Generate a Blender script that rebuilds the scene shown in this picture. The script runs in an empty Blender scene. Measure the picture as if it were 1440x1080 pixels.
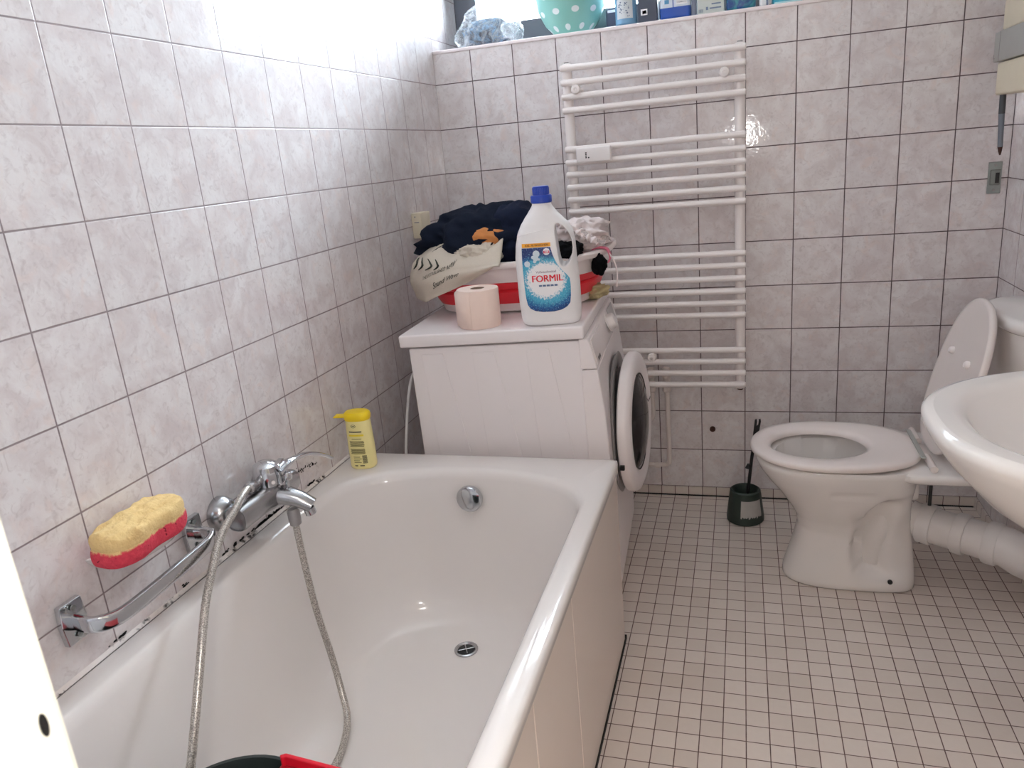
import bpy, bmesh, math, random
from mathutils import Vector, Matrix, Euler, noise
random.seed(7)
PI = math.pi
SC = bpy.context.scene
COL = SC.collection
MW = {}

# ------------------------------------------------------------------ helpers
def put(name, bm, mat, parent=None, loc=None, smooth=True, local=False, angle=40):
    """bm in world coords (or in the parent's coords when local) -> ONE linked mesh object"""
    if parent is not None and not local:
        bm.transform(MW[parent.name].inverted())
    if parent is None and loc is not None:
        bm.transform(Matrix.Translation(-Vector(loc)))
    bmesh.ops.recalc_face_normals(bm, faces=bm.faces)
    me = bpy.data.meshes.new(name)
    bm.to_mesh(me); bm.free()
    o = bpy.data.objects.new(name, me)
    COL.objects.link(o)
    if parent is not None:
        o.parent = parent
        MW[o.name] = MW[parent.name].copy()
    else:
        if loc is not None:
            o.location = loc
        MW[o.name] = Matrix.Translation(Vector(loc)) if loc is not None else Matrix()
    for m in (mat if isinstance(mat, (list, tuple)) else [mat]):
        me.materials.append(m)
    if smooth:
        me.polygons.foreach_set('use_smooth', [True] * len(me.polygons))
        me.set_sharp_from_angle(angle=math.radians(angle))
    return o

def empty(name, label, cat, loc, rot=(0, 0, 0), group=None):
    o = bpy.data.objects.new(name, None)
    o.empty_display_size = 0.05
    o.location = loc; o.rotation_euler = rot
    COL.objects.link(o)
    MW[o.name] = Matrix.Translation(Vector(loc)) @ Euler(rot).to_matrix().to_4x4()
    return tag(o, label, cat, group)

def tag(o, label, cat=None, group=None):
    o['label'] = label
    if cat: o['category'] = cat
    if group: o['group'] = group
    return o

def struct(o):
    o['kind'] = 'structure'
    return o

def copy_tree(o, parent=None):
    c = o.copy(); COL.objects.link(c)
    if parent is not None: c.parent = parent
    for ch in list(o.children): copy_tree(ch, c)
    return c

def B(): return bmesh.new()

def box(bm, x0, x1, y0, y1, z0, z1, bevel=0, seg=2):
    r = bmesh.ops.create_cube(bm, size=1)
    vs = r['verts']
    for v in vs:
        v.co = Vector(((x0 + x1) / 2 + v.co.x * (x1 - x0), (y0 + y1) / 2 + v.co.y * (y1 - y0), (z0 + z1) / 2 + v.co.z * (z1 - z0)))
    if bevel:
        es = list({e for v in vs for e in v.link_edges})
        bmesh.ops.bevel(bm, geom=es, offset=bevel, segments=seg, affect='EDGES', profile=0.5)
    return vs

def loft(bm, rings, cap0=False, cap1=False, closed=True):
    R = [[bm.verts.new(p) for p in r] for r in rings]
    n = len(rings[0])
    for a, b in zip(R, R[1:]):
        for i in range(n if closed else n - 1):
            j = (i + 1) % n
            try: bm.faces.new((a[i], a[j], b[j], b[i]))
            except ValueError: pass
    if cap0: bm.faces.new(R[0][::-1])
    if cap1: bm.faces.new(R[-1])
    return R

def frame(d):
    d = Vector(d).normalized()
    a = Vector((0, 0, 1)) if abs(d.z) < .9 else Vector((1, 0, 0))
    u = d.cross(a).normalized(); w = u.cross(d).normalized()
    return u, w

def lathe(bm, prof, origin=(0, 0, 0), axis=(0, 0, 1), n=32, cap0=True, cap1=True):
    """prof: list of (radius, height) along axis"""
    o = Vector(origin); d = Vector(axis).normalized(); u, w = frame(d)
    rings = []
    for r, h in prof:
        r = max(r, 1e-5)
        rings.append([o + d * h + (u * math.cos(2 * PI * i / n) + w * math.sin(2 * PI * i / n)) * r for i in range(n)])
    loft(bm, rings, cap0, cap1)

def smooth_path(pts, k=8):
    P = [Vector(p) for p in pts]; out = []
    for i in range(len(P) - 1):
        p0 = P[max(i - 1, 0)]; p1 = P[i]; p2 = P[i + 1]; p3 = P[min(i + 2, len(P) - 1)]
        for s in range(k):
            t = s / k
            out.append(0.5 * ((2 * p1) + (p2 - p0) * t + (2 * p0 - 5 * p1 + 4 * p2 - p3) * t * t + (3 * p1 - p0 - 3 * p2 + p3) * t ** 3))
    out.append(P[-1]); return out

def tube(bm, pts, rad, n=12, caps=True, sx=1.0, sy=1.0, up=None):
    P = [Vector(p) for p in pts]; m = len(P)
    rs = rad if isinstance(rad, (list, tuple)) else [rad] * m
    T = [(P[min(i + 1, m - 1)] - P[max(i - 1, 0)]).normalized() for i in range(m)]
    if up is not None:
        u = T[0].cross(Vector(up)).normalized()
    else:
        u, _ = frame(T[0])
    rings = []
    for i in range(m):
        u = (u - T[i] * u.dot(T[i])).normalized(); w = T[i].cross(u)
        rings.append([P[i] + (u * math.cos(2 * PI * k / n) * sx + w * math.sin(2 * PI * k / n) * sy) * rs[i] for k in range(n)])
    loft(bm, rings, caps, caps)

def cyl(bm, a, b, r, n=20, r2=None):
    a = Vector(a); b = Vector(b); L = (b - a).length
    lathe(bm, [(r, 0), (r if r2 is None else r2, L)], a, b - a, n)

def polar(phi, inside, R=3.0):
    c, s = math.cos(phi), math.sin(phi); lo, hi = 0.0, R
    for _ in range(34):
        m = (lo + hi) / 2
        if inside(m * c, m * s): lo = m
        else: hi = m
    return lo * c, lo * s

def sell(hx, hy, n): return lambda x, y: (abs(x) / hx) ** n + (abs(y) / hy) ** n <= 1
def ring(cx, cy, z, hx, hy, n=2.0, N=64, zf=None):
    out = []
    for i in range(N):
        t = 2 * PI * i / N; c, s = math.cos(t), math.sin(t)
        x = cx + hx * math.copysign(abs(c) ** (2 / n), c); y = cy + hy * math.copysign(abs(s) ** (2 / n), s)
        out.append((x, y, z if zf is None else zf(x, y)))
    return out

def prism(bm, poly, f):
    """poly: 2-D outline; f(u, v, k): k=0/1 gives the two faces"""
    a = [bm.verts.new(f(u, v, 0)) for u, v in poly]; b = [bm.verts.new(f(u, v, 1)) for u, v in poly]
    n = len(poly)
    bm.faces.new(a[::-1]); bm.faces.new(b)
    for i in range(n):
        j = (i + 1) % n; bm.faces.new((a[i], a[j], b[j], b[i]))

def text2d(s, size, bold=0.0, shear=0.0, width=None):
    cu = bpy.data.curves.new('txt', 'FONT'); cu.body = s; cu.size = size; cu.offset = bold; cu.shear = shear
    cu.align_x = 'CENTER'; cu.align_y = 'CENTER'; cu.resolution_u = 3
    ob = bpy.data.objects.new('txt', cu); COL.objects.link(ob)
    me = bpy.data.meshes.new_from_object(ob.evaluated_get(bpy.context.evaluated_depsgraph_get()))
    V = [(v.co.x, v.co.y) for v in me.vertices]; F = [tuple(p.vertices) for p in me.polygons]
    bpy.data.objects.remove(ob); bpy.data.curves.remove(cu); bpy.data.meshes.remove(me)
    if width and V:
        w = max(v[0] for v in V) - min(v[0] for v in V); V = [(x * width / w, y) for x, y in V]
    return V, F

def add_flat(bm, VF, f):
    V, F = VF
    vs = [bm.verts.new(f(x, y)) for x, y in V]
    for q in F:
        try: bm.faces.new([vs[i] for i in q])
        except ValueError: pass

def rect_grid(w, h, nx, ny, x=0, y=0):
    V = [(x - w / 2 + w * i / nx, y - h / 2 + h * j / ny) for j in range(ny + 1) for i in range(nx + 1)]
    F = [(j * (nx + 1) + i, j * (nx + 1) + i + 1, (j + 1) * (nx + 1) + i + 1, (j + 1) * (nx + 1) + i) for j in range(ny) for i in range(nx)]
    return V, F

def disc2d(r, x=0, y=0, n=20, ry=None):
    V = [(x + r * math.cos(2 * PI * i / n), y + (ry or r) * math.sin(2 * PI * i / n)) for i in range(n)]
    return V, [tuple(range(n))]

def mod_bevel(o, w, seg=2, ang=30):
    m = o.modifiers.new('bev', 'BEVEL'); m.width = w; m.segments = seg; m.limit_method = 'ANGLE'; m.angle_limit = math.radians(ang)
    return o
def mod_sub(o, l=1):
    m = o.modifiers.new('sub', 'SUBSURF'); m.levels = l; m.render_levels = l
    return o
def mod_solid(o, t, off=0):
    m = o.modifiers.new('sol', 'SOLIDIFY'); m.thickness = t; m.offset = off
    return o

# ------------------------------------------------------------------ materials
def lin(c):
    return tuple(((x / 255) / 12.92 if x / 255 <= .04045 else ((x / 255 + .055) / 1.055) ** 2.4) for x in c) + (1,)

class NT:
    def __init__(s, name):
        s.m = bpy.data.materials.new(name); s.m.use_nodes = True
        s.t = s.m.node_tree; s.b = s.t.nodes['Principled BSDF']
    def n(s, typ, **kw):
        nd = s.t.nodes.new(typ)
        for k, v in kw.items(): setattr(nd, k, v)
        return nd
    def L(s, a, b): s.t.links.new(a, b)
    def set(s, nd, key, v):
        if hasattr(v, 'is_output'): s.L(v, nd.inputs[key])
        else: nd.inputs[key].default_value = v
    def math(s, op, a, b=None, c=None, clamp=False):
        nd = s.n('ShaderNodeMath', operation=op, use_clamp=clamp)
        for i, v in enumerate((a, b, c)):
            if v is not None: s.set(nd, i, v)
        return nd.outputs[0]
    def mix(s, f, a, b, blend='MIX'):
        nd = s.n('ShaderNodeMix', data_type='RGBA', blend_type=blend)
        s.set(nd, 0, f); s.set(nd, 6, a); s.set(nd, 7, b)
        return nd.outputs[2]
    def noise(s, vec, scale, detail=3, rough=.5, dist=0):
        nd = s.n('ShaderNodeTexNoise'); nd.inputs['Scale'].default_value = scale; nd.inputs['Detail'].default_value = detail
        nd.inputs['Roughness'].default_value = rough; nd.inputs['Distortion'].default_value = dist
        if vec is not None: s.L(vec, nd.inputs['Vector'])
        return nd.outputs['Fac']
    def ramp(s, f, a, b):
        nd = s.n('ShaderNodeMapRange'); nd.inputs[1].default_value = a; nd.inputs[2].default_value = b; s.L(f, nd.inputs[0]); return nd.outputs[0]
    def pos(s): return s.n('ShaderNodeNewGeometry').outputs['Position']
    def obj(s): return s.n('ShaderNodeTexCoord').outputs['Object']
    def xyz(s, v):
        nd = s.n('ShaderNodeSeparateXYZ'); s.L(v, nd.inputs[0]); return nd.outputs
    def bump(s, h, strength, dist=.001):
        nd = s.n('ShaderNodeBump'); nd.inputs['Strength'].default_value = strength; nd.inputs['Distance'].default_value = dist
        s.L(h, nd.inputs['Height']); s.L(nd.outputs[0], s.b.inputs['Normal']); return nd
    def base(s, c): s.set(s.b, 'Base Color', c)
    def p(s, **kw):
        for k, v in kw.items(): s.set(s.b, k.replace('_', ' '), v)

def plain(name, rgb, rough=.4, metal=0, var=.04, scale=30, bump=0, spec=.5, **kw):
    t = NT(name); c = lin(rgb)
    co = t.obj()
    f = t.noise(co, scale, 4)
    d = tuple(max(0, x * (1 - var)) for x in c[:3]) + (1,); e = tuple(min(1, x * (1 + var)) for x in c[:3]) + (1,)
    t.base(t.mix(f, d, e)); t.p(Roughness=rough, Metallic=metal)
    t.set(t.b, 'Specular IOR Level', spec)
    for k, v in kw.items(): t.set(t.b, k.replace('_', ' '), v)
    if bump: t.bump(t.noise(co, scale * 4, 3), bump, .001)
    return t.m

def grid_dist(t, c, off, pitch):
    return t.math('PINGPONG', t.math('SUBTRACT', c, off), pitch / 2)

def cell(t, c, off, pitch):
    return t.math('FLOOR', t.math('DIVIDE', t.math('SUBTRACT', c, off), pitch))

def tile_mat(name, axis, off, pitch, zoff=.0342, zp=.15, grout=(104, 86, 88), gw=.0016, zmin=None):
    """glazed, cloudy pink-grey wall tile with dark joints. axis: 0 -> x runs along the wall, 1 -> y"""
    t = NT(name); P = t.pos(); X = t.xyz(P); a = X[axis]; z = X[2]
    da = grid_dist(t, a, off, pitch); dz = grid_dist(t, z, zoff, zp)
    d = t.math('MINIMUM', da, dz)
    jit = t.math('MULTIPLY', t.noise(P, 40, 2), .0006)
    d = t.math('SUBTRACT', d, t.math('SUBTRACT', jit, .0003))
    tile = t.ramp(d, gw * .7, gw * 1.25)                      # 0 in the joint, 1 on the tile
    cid = t.n('ShaderNodeCombineXYZ'); t.L(cell(t, a, off, pitch), cid.inputs[0]); t.L(cell(t, z, zoff, zp), cid.inputs[1])
    wn = t.n('ShaderNodeTexWhiteNoise', noise_dimensions='3D'); t.L(cid.outputs[0], wn.inputs['Vector'])
    offv = t.n('ShaderNodeVectorMath', operation='SCALE'); t.L(wn.outputs['Color'], offv.inputs[0]); offv.inputs['Scale'].default_value = 7
    add = t.n('ShaderNodeVectorMath', operation='ADD'); t.L(P, add.inputs[0]); t.L(offv.outputs[0], add.inputs[1])
    v = add.outputs[0]
    c = t.mix(t.ramp(t.noise(v, 16, 5, .62, .6), .38, .64), lin((224, 220, 220)), lin((209, 200, 200)))
    c = t.mix(t.math('MULTIPLY', t.ramp(t.noise(v, 55, 4, .6, 1.5), .52, .72), .55), c, lin((188, 177, 177)))
    c = t.mix(t.math('MULTIPLY', t.ramp(t.noise(v, 24, 3, .5, .8), .56, .75), .5), c, lin((222, 204, 198)))
    c = t.mix(t.math('MULTIPLY', wn.outputs['Value'], .10), c, lin((198, 187, 186)))
    g = t.mix(t.noise(P, 9, 3), lin(grout), lin(tuple(int(q * .72) for q in grout)))
    t.base(t.mix(tile, g, c))
    t.p(Roughness=t.math('MULTIPLY_ADD', tile, -.665, .75), )
    t.set(t.b, 'Specular IOR Level', .5)
    h = t.math('ADD', t.math('MULTIPLY', tile, .5), t.math('MULTIPLY', t.noise(P, 110, 1, .5), .24))
    h = t.math('ADD', h, t.math('MULTIPLY', t.noise(P, 30, 2, .5), .45))
    t.bump(h, .5, .0016)
    return t.m

def floor_mat(name, axes=(0, 1), offs=(1.0359, -.9338), grout=(74, 52, 48), gw=.00115, cols=((216, 206, 198), (204, 193, 184))):
    t = NT(name); P = t.pos(); X = t.xyz(P); a = X[axes[0]]; b = X[axes[1]]
    d = t.math('MINIMUM', grid_dist(t, a, offs[0], .05), grid_dist(t, b, offs[1], .05) if len(axes) > 1 and offs[1] is not None else grid_dist(t, a, offs[0], .05))
    d = t.math('SUBTRACT', d, t.math('MULTIPLY', t.math('SUBTRACT', t.noise(P, 30, 2), .5), .0007))
    tile = t.ramp(d, gw * .7, gw * 1.3)
    cid = t.n('ShaderNodeCombineXYZ'); t.L(cell(t, a, offs[0], .05), cid.inputs[0]); t.L(cell(t, b, offs[1] or 0, .05), cid.inputs[1])
    wn = t.n('ShaderNodeTexWhiteNoise', noise_dimensions='3D'); t.L(cid.outputs[0], wn.inputs['Vector'])
    c = t.mix(wn.outputs['Value'], lin(cols[0]), lin(cols[1]))
    c = t.mix(t.math('MULTIPLY', t.noise(P, 70, 3), .25), c, lin((190, 172, 164)))
    g = t.mix(t.noise(P, 6, 3), lin(grout), lin((112, 88, 82)))
    t.base(t.mix(tile, g, c)); t.p(Roughness=t.math('MULTIPLY_ADD', tile, -.5, .8))
    h = t.math('ADD', t.math('MULTIPLY', tile, .7), t.math('MULTIPLY', t.noise(P, 80, 2), .35))
    t.bump(h, .35, .0012)
    return t.m

M = {}
M['tile_back'] = tile_mat('glazed wall tile, back', 0, .1363, .1502)
M['tile_left'] = tile_mat('glazed wall tile, left', 1, -.1495, .1497, grout=(160, 144, 145), gw=.0015)
M['tile_right'] = tile_mat('glazed wall tile, right', 1, -.1495, .1497, grout=(118, 100, 102))
M['tile_front'] = tile_mat('glazed wall tile, front', 0, .1363, .1502)
M['floor'] = floor_mat('floor mosaic')
M['skirt_b'] = floor_mat('skirting mosaic, back', (0, 2), (1.0359, None))
M['skirt_r'] = floor_mat('skirting mosaic, right', (1, 2), (-.9338, None))
M['paint'] = plain('white wall paint', (228, 226, 222), .8, var=.02)
M['jamb'] = plain('cream door paint', (250, 246, 228), .45, var=.02)
M['enamel'] = plain('white enamel', (223, 218, 215), .09, var=.015, scale=5)
M['ceramic'] = plain('white ceramic', (222, 218, 215), .10, var=.015, scale=6)
M['seat'] = plain('seat plastic', (226, 217, 213), .22, var=.015)
M['radpaint'] = plain('radiator paint', (235, 228, 225), .28, var=.02)
M['plastic'] = plain('white plastic', (232, 226, 224), .32, var=.02)
M['appliance'] = plain('appliance enamel', (232, 226, 226), .25, var=.012, scale=8)
M['appliance_front'] = plain('appliance front plastic', (230, 223, 222), .3, var=.012, scale=8)
M['graypl'] = plain('grey plastic', (150, 146, 146), .4)
M['dark'] = plain('black plastic', (22, 22, 23), .45)
M['black'] = plain('black gap', (16, 13, 12), .8)
M['chrome'] = plain('chrome', (205, 207, 210), .09, 1, var=.03, scale=12)
M['chrome_dull'] = plain('dull chrome', (176, 176, 178), .24, 1, var=.08, scale=40)
M['steel'] = plain('steel plate', (150, 156, 154), .35, 1, var=.08)
M['cream'] = plain('cream plastic', (221, 210, 186), .4)
M['anthracite'] = plain('anthracite frame', (86, 88, 96), .5)
M['pipe'] = plain('white pipe paint', (222, 212, 206), .35)
M['pvc'] = plain('white drain pipe', (214, 210, 208), .4, var=.03)
M['cord'] = plain('white cord', (222, 218, 214), .4)
M['rust'] = plain('rusty metal', (66, 36, 26), .8, var=.4, scale=200)
M['green'] = plain('dark green plastic', (44, 56, 50), .45, var=.1)
M['paperlabel'] = plain('worn paper label', (176, 172, 168), .8, var=.1, scale=60)
M['tp'] = plain('toilet paper', (236, 214, 202), .95, var=.03, bump=.2, scale=60)
M['navy'] = plain('navy cloth', (22, 28, 42), .95, var=.35, scale=300, bump=.3, spec=.1)
M['navy2'] = plain('blue black cloth', (26, 32, 50), .95, var=.3, scale=300, bump=.3, spec=.1)
M['blackcloth'] = plain('black cloth', (16, 16, 18), .95, var=.2, scale=200, spec=.1)
M['orange'] = plain('tan orange cloth', (190, 122, 66), .9, var=.3, scale=40, bump=.2)
M['beige'] = plain('beige jersey', (196, 186, 172), .95, var=.06, scale=250, bump=.2, spec=.1)
M['ink'] = plain('dark green print', (52, 54, 48), .9)
M['whitecloth'] = plain('white cloth', (228, 216, 214), .9, var=.05, scale=60, bump=.2)
M['khaki'] = plain('yellowish cloth', (186, 172, 132), .95, var=.15, scale=80, bump=.2)
M['pinkstrap'] = plain('pink strap', (226, 120, 146), .7)
M['red'] = plain('red basket plastic', (226, 50, 62), .4, var=.03)
M['darkred'] = plain('dark red plastic', (160, 18, 34), .4)
M['whitebasket'] = plain('white basket plastic', (226, 216, 214), .35)
M['bottle'] = plain('milky white bottle', (232, 230, 230), .33, var=.01)
M['bluecap'] = plain('blue cap plastic', (22, 62, 168), .35)
M['yellowcap'] = plain('yellow cap', (247, 214, 28), .4)
M['yellowbody'] = plain('pale yellow bottle', (238, 226, 158), .4, var=.03)
M['olive'] = plain('olive print', (120, 112, 70), .6)
M['brightyellow'] = plain('bright yellow print', (240, 216, 60), .5)
M['inkdark'] = plain('black print', (44, 42, 44), .6)
M['redink'] = plain('red print', (222, 22, 52), .5)
M['orangeink'] = plain('orange print', (238, 166, 44), .5)
M['brownink'] = plain('brown print', (120, 70, 16), .5)
M['whiteink'] = plain('white print', (238, 238, 240), .5)
M['greyink'] = plain('grey print', (110, 124, 146), .5)
M['cabgrey'] = plain('grey strip', (164, 164, 160), .35)
M['penblue'] = plain('grey pen barrel', (112, 118, 128), .4)
M['winglass'] = None

def thin_glass(name, tint=(235, 240, 242), refl=.9):
    t = NT(name); t.t.nodes.remove(t.b)
    tr = t.n('ShaderNodeBsdfTransparent'); tr.inputs[0].default_value = lin(tint)
    gl = t.n('ShaderNodeBsdfGlossy'); gl.inputs['Roughness'].default_value = .03
    fr = t.n('ShaderNodeFresnel'); fr.inputs[0].default_value = 1.45
    mx = t.n('ShaderNodeMixShader'); t.L(fr.outputs[0], mx.inputs[0]); t.L(tr.outputs[0], mx.inputs[1]); t.L(gl.outputs[0], mx.inputs[2])
    t.L(mx.outputs[0], t.t.nodes['Material Output'].inputs[0]); return t.m
M['winglass'] = thin_glass('window glass')
M['doorglass'] = thin_glass('smoky door glass', (196, 194, 194))

def film(name, tint, fac, rough=.25):
    """thin crinkled plastic film: part see-through, part white sheen"""
    t = NT(name); co = t.obj()
    f = t.noise(co, 22, 4, .6, 2)
    t.base(lin(tint)); t.p(Roughness=rough)
    t.set(t.b, 'Alpha', t.math('MULTIPLY_ADD', t.ramp(f, .42, .68), fac, .12))
    t.bump(t.noise(co, 35, 4, .6, 2), .8, .004)
    return t.m
M['bagfilm'] = film('thin plastic bag film', (228, 234, 238), .4)
M['gauze'] = film('sheer white gauze', (226, 214, 210), .5, .8)
M['clearpl'] = film('clear blue plastic', (150, 186, 214), .35, .15)

def sponge_mat():
    t = NT('sponge foam'); co = t.obj(); X = t.xyz(co)
    f = t.ramp(t.math('ADD', X[2], t.math('MULTIPLY', t.noise(co, 60, 4, .65), .022)), .0385, .0425)
    c1 = t.mix(t.noise(co, 120, 3), lin((226, 76, 92)), lin((186, 40, 66)))
    c2 = t.mix(t.noise(co, 40, 4, .6), lin((240, 216, 156)), lin((204, 164, 106)))
    sp = t.ramp(t.noise(co, 150, 2), .66, .7)
    c1 = t.mix(sp, c1, lin((120, 20, 40)))
    t.base(t.mix(f, c1, c2)); t.p(Roughness=.95)
    t.bump(t.noise(co, 130, 4, .65), .9, .004); return t.m
M['sponge'] = sponge_mat()

def bowl_mat():
    t = NT('teal bowl with white dots'); co = t.obj(); X = t.xyz(co)
    ang = t.math('ARCTAN2', X[1], X[0])
    row = t.math('FLOOR', t.math('DIVIDE', X[2], .048))
    u = t.math('ADD', t.math('MULTIPLY', ang, 1.592), t.math('MULTIPLY', row, .5))
    fu = t.math('SUBTRACT', t.math('FRACT', u), .5); fv = t.math('SUBTRACT', t.math('FRACT', t.math('DIVIDE', X[2], .048)), .5)
    d = t.math('SQRT', t.math('ADD', t.math('POWER', fu, 2), t.math('MULTIPLY', t.math('POWER', fv, 2), 1.0)))
    t.base(t.mix(t.ramp(d, .20, .175), lin((138, 196, 186)), lin((232, 238, 238)))); t.p(Roughness=.3); return t.m
M['bowl'] = bowl_mat()

def label_mat():
    """bottle label: navy top, white burst in the middle, speckled turquoise to navy foot"""
    t = NT('detergent label print'); co = t.obj(); X = t.xyz(co)
    dx = t.math('DIVIDE', X[0], .052); dz = t.math('DIVIDE', t.math('SUBTRACT', X[2], .118), .047)
    r = t.math('SQRT', t.math('ADD', t.math('POWER', dx, 2), t.math('POWER', dz, 2)))
    r = t.math('ADD', r, t.math('MULTIPLY', t.math('SUBTRACT', t.noise(co, 220, 3, .7), .5), .9))
    c = t.mix(t.ramp(r, .85, 1.02), lin((236, 236, 238)), lin((70, 168, 200)))
    c = t.mix(t.ramp(r, 1.15, 1.5), c, lin((20, 84, 148)))
    c = t.mix(t.ramp(r, 1.5, 1.85), c, lin((22, 40, 100)))
    c = t.mix(t.ramp(t.math('ADD', X[2], t.math('MULTIPLY', t.noise(co, 160, 3), .02)), .176, .192), c, lin((30, 50, 112)))
    sp = t.ramp(t.noise(co, 420, 2, .5), .62, .68)
    c = t.mix(t.math('MULTIPLY', sp, t.ramp(r, 1.0, 1.2)), c, lin((150, 214, 230)))
    t.base(c); t.p(Roughness=.35); return t.m
M['label'] = label_mat()

def seal_mat():
    t = NT('mouldy sealant'); P = t.pos(); X = t.xyz(P)
    f = t.ramp(t.noise(P, 11, 4, .65), .50, .56)
    g = t.ramp(t.noise(P, 70, 3, .6), .46, .56)
    c = t.mix(t.noise(P, 6, 2), lin((224, 216, 212)), lin((216, 206, 198)))
    t.base(t.mix(t.math('MULTIPLY', f, g), c, lin((38, 28, 24)))); t.p(Roughness=.5); return t.m
M['seal'] = seal_mat()

def hose_mat(name, a, b):
    t = NT(name); co = t.obj()
    ck = t.noise(co, 500, 1)
    t.base(t.mix(t.ramp(ck, .45, .55), lin(a), lin(b))); t.p(Roughness=.3, Metallic=.6); return t.m
M['hose'] = hose_mat('braided hose', (208, 202, 194), (150, 144, 138))

def pack_mat(name, base, band, z0, z1, rough=.35):
    t = NT(name); co = t.obj(); X = t.xyz(co)
    inb = t.math('MULTIPLY', t.math('GREATER_THAN', X[2], z0), t.math('LESS_THAN', X[2], z1))
    t.base(t.mix(inb, lin(base), lin(band))); t.p(Roughness=rough); return t.m

# ------------------------------------------------------------------ camera
f_px = 1062.1314594366745
R = Matrix(((0.9566412319637895, 0.2777545770817755, -0.08769234981985155),
            (-1.9148158052248454e-05, -0.3010101364822216, -0.9536209400848444),
            (-0.2912688670973113, 0.9122747900962069, -0.2879533893093991)))
CAM = Vector((1.0269411, -2.65822743, 1.27547661))
Rb = Matrix((R[0], -R[1], -R[2])).transposed()
cam = bpy.data.cameras.new('camera'); co = bpy.data.objects.new('camera', cam); COL.objects.link(co)
co.matrix_world = Matrix.Translation(CAM) @ Rb.to_4x4()
cam.sensor_width = 36; cam.lens = 36 * f_px / 1440; cam.clip_start = .02
cam.dof.use_dof = True; cam.dof.focus_distance = 2.0; cam.dof.aperture_fstop = 14
SC.camera = co

# ------------------------------------------------------------------ the room
XR = 1.7885; YF = -2.425; ZC = 2.42; ZS = 1.645; YW = .30; WH = 2.30
def sbox(name, mat, *a, bevel=0):
    bm = B(); box(bm, *a, bevel=bevel); return struct(put(name, bm, mat, smooth=False))
sbox('floor', M['floor'], 0, XR, YF, 0, -.06, 0)
sbox('ceiling', M['paint'], -.1, XR + .1, -3.9, YW + .1, ZC, ZC + .06)
sbox('wall_left', M['tile_left'], -.1, 0, -3.9, YW + .1, -.06, ZC)
sbox('wall_right', M['tile_right'], XR, XR + .1, YF, YW + .1, -.06, ZC)
bm = B(); box(bm, 0, XR, 0, YW + .1, -.06, ZS - .012)
struct(put('wall_back', bm, M['tile_back'], smooth=False))
sbox('wall_lintel', M['tile_back'], 0, XR, 0, YW + .1, WH, ZC)
# front wall with the doorway the picture is taken through
JX0, JX1, DH = .70, 1.52, 2.05
bm = B(); box(bm, 0, JX0 - .03, YF - .12, YF, -.06, ZC); box(bm, JX1 + .03, XR + .1, YF - .12, YF, -.06, ZC); box(bm, JX0 - .03, JX1 + .03, YF - .12, YF, DH + .03, ZC)
struct(put('wall_front', bm, M['tile_front'], smooth=False))
bm = B()
box(bm, JX0 - .03, JX0, YF - .13, YF + .002, 0, DH + .03, .004); box(bm, JX1, JX1 + .03, YF - .13, YF + .002, 0, DH + .03, .004); box(bm, JX0, JX1, YF - .13, YF + .002, DH, DH + .03, .004)
dj = struct(put('door_1', bm, M['jamb'], smooth=False))
bm = B(); lathe(bm, [(.0001, .0), (.0022, 0), (.0022, .0008), (.0001, .0008)], (JX0, YF - .010, 1.03), (1, 0, 0), 16)
for v in bm.verts: v.co.z = 1.03 + (v.co.z - 1.03) * 3
tag(put('strike_hole', bm, M['dark'], dj), 'dark latch slot in cream door frame')
# hallway behind
sbox('floor_hall', plain('hall floor', (150, 130, 112), .5), 0, 3.0, -3.9, YF - .0, -.06, -.001)
sbox('wall_hall_back', M['paint'], 0, 3.0, -4.0, -3.9, -.06, ZC)
sbox('wall_hall_right', M['paint'], 3.0, 3.1, -3.9, YF, -.06, ZC)
sbox('ceiling_hall', M['paint'], XR + .1, 3.1, -3.9, YF, ZC, ZC + .06)
sbox('wall_hall_side', M['paint'], XR + .1, 3.0, YF - .02, YF, -.06, ZC)
# skirting of cut mosaic
sbox('baseboard_back', M['skirt_b'], 0, XR - .007, -.007, 0, 0, .034)
sbox('baseboard_right', M['skirt_r'], XR - .007, XR, YF, 0, 0, .034)
# thin black joint along the foot of the walls
sbox('trim_1', M['black'], .3, XR - .01, -.0105, -.007, 0, .004)
# window: ledge, frame, pane
sbox('trim_2', plain('tiled window ledge', (232, 222, 222), .18), 0.0005, XR - .0005, -.004, YW, ZS - .012, ZS, bevel=.003)
bm = B()
FW = .085; XW = 1.09
box(bm, .0, FW, YW - .03, YW + .03, ZS, WH, .004); box(bm, XW - FW, XW, YW - .03, YW + .03, ZS, WH, .004)
box(bm, FW, XW - FW, YW - .03, YW + .03, ZS, ZS + .10, .004); box(bm, FW, XW - FW, YW - .03, YW + .03, WH - FW, WH, .004)
struct(put('window_1', bm, M['anthracite'], smooth=False))
bm = B(); box(bm, FW - .005, XW - FW + .005, YW + .004, YW + .010, ZS + .095, WH - FW + .005)
struct(put('window_2', bm, M['winglass'], smooth=False))

sbox('wall_pier', M['tile_back'], XW, XR, YW - .02, YW + .1, ZS - .012, WH)
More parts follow.
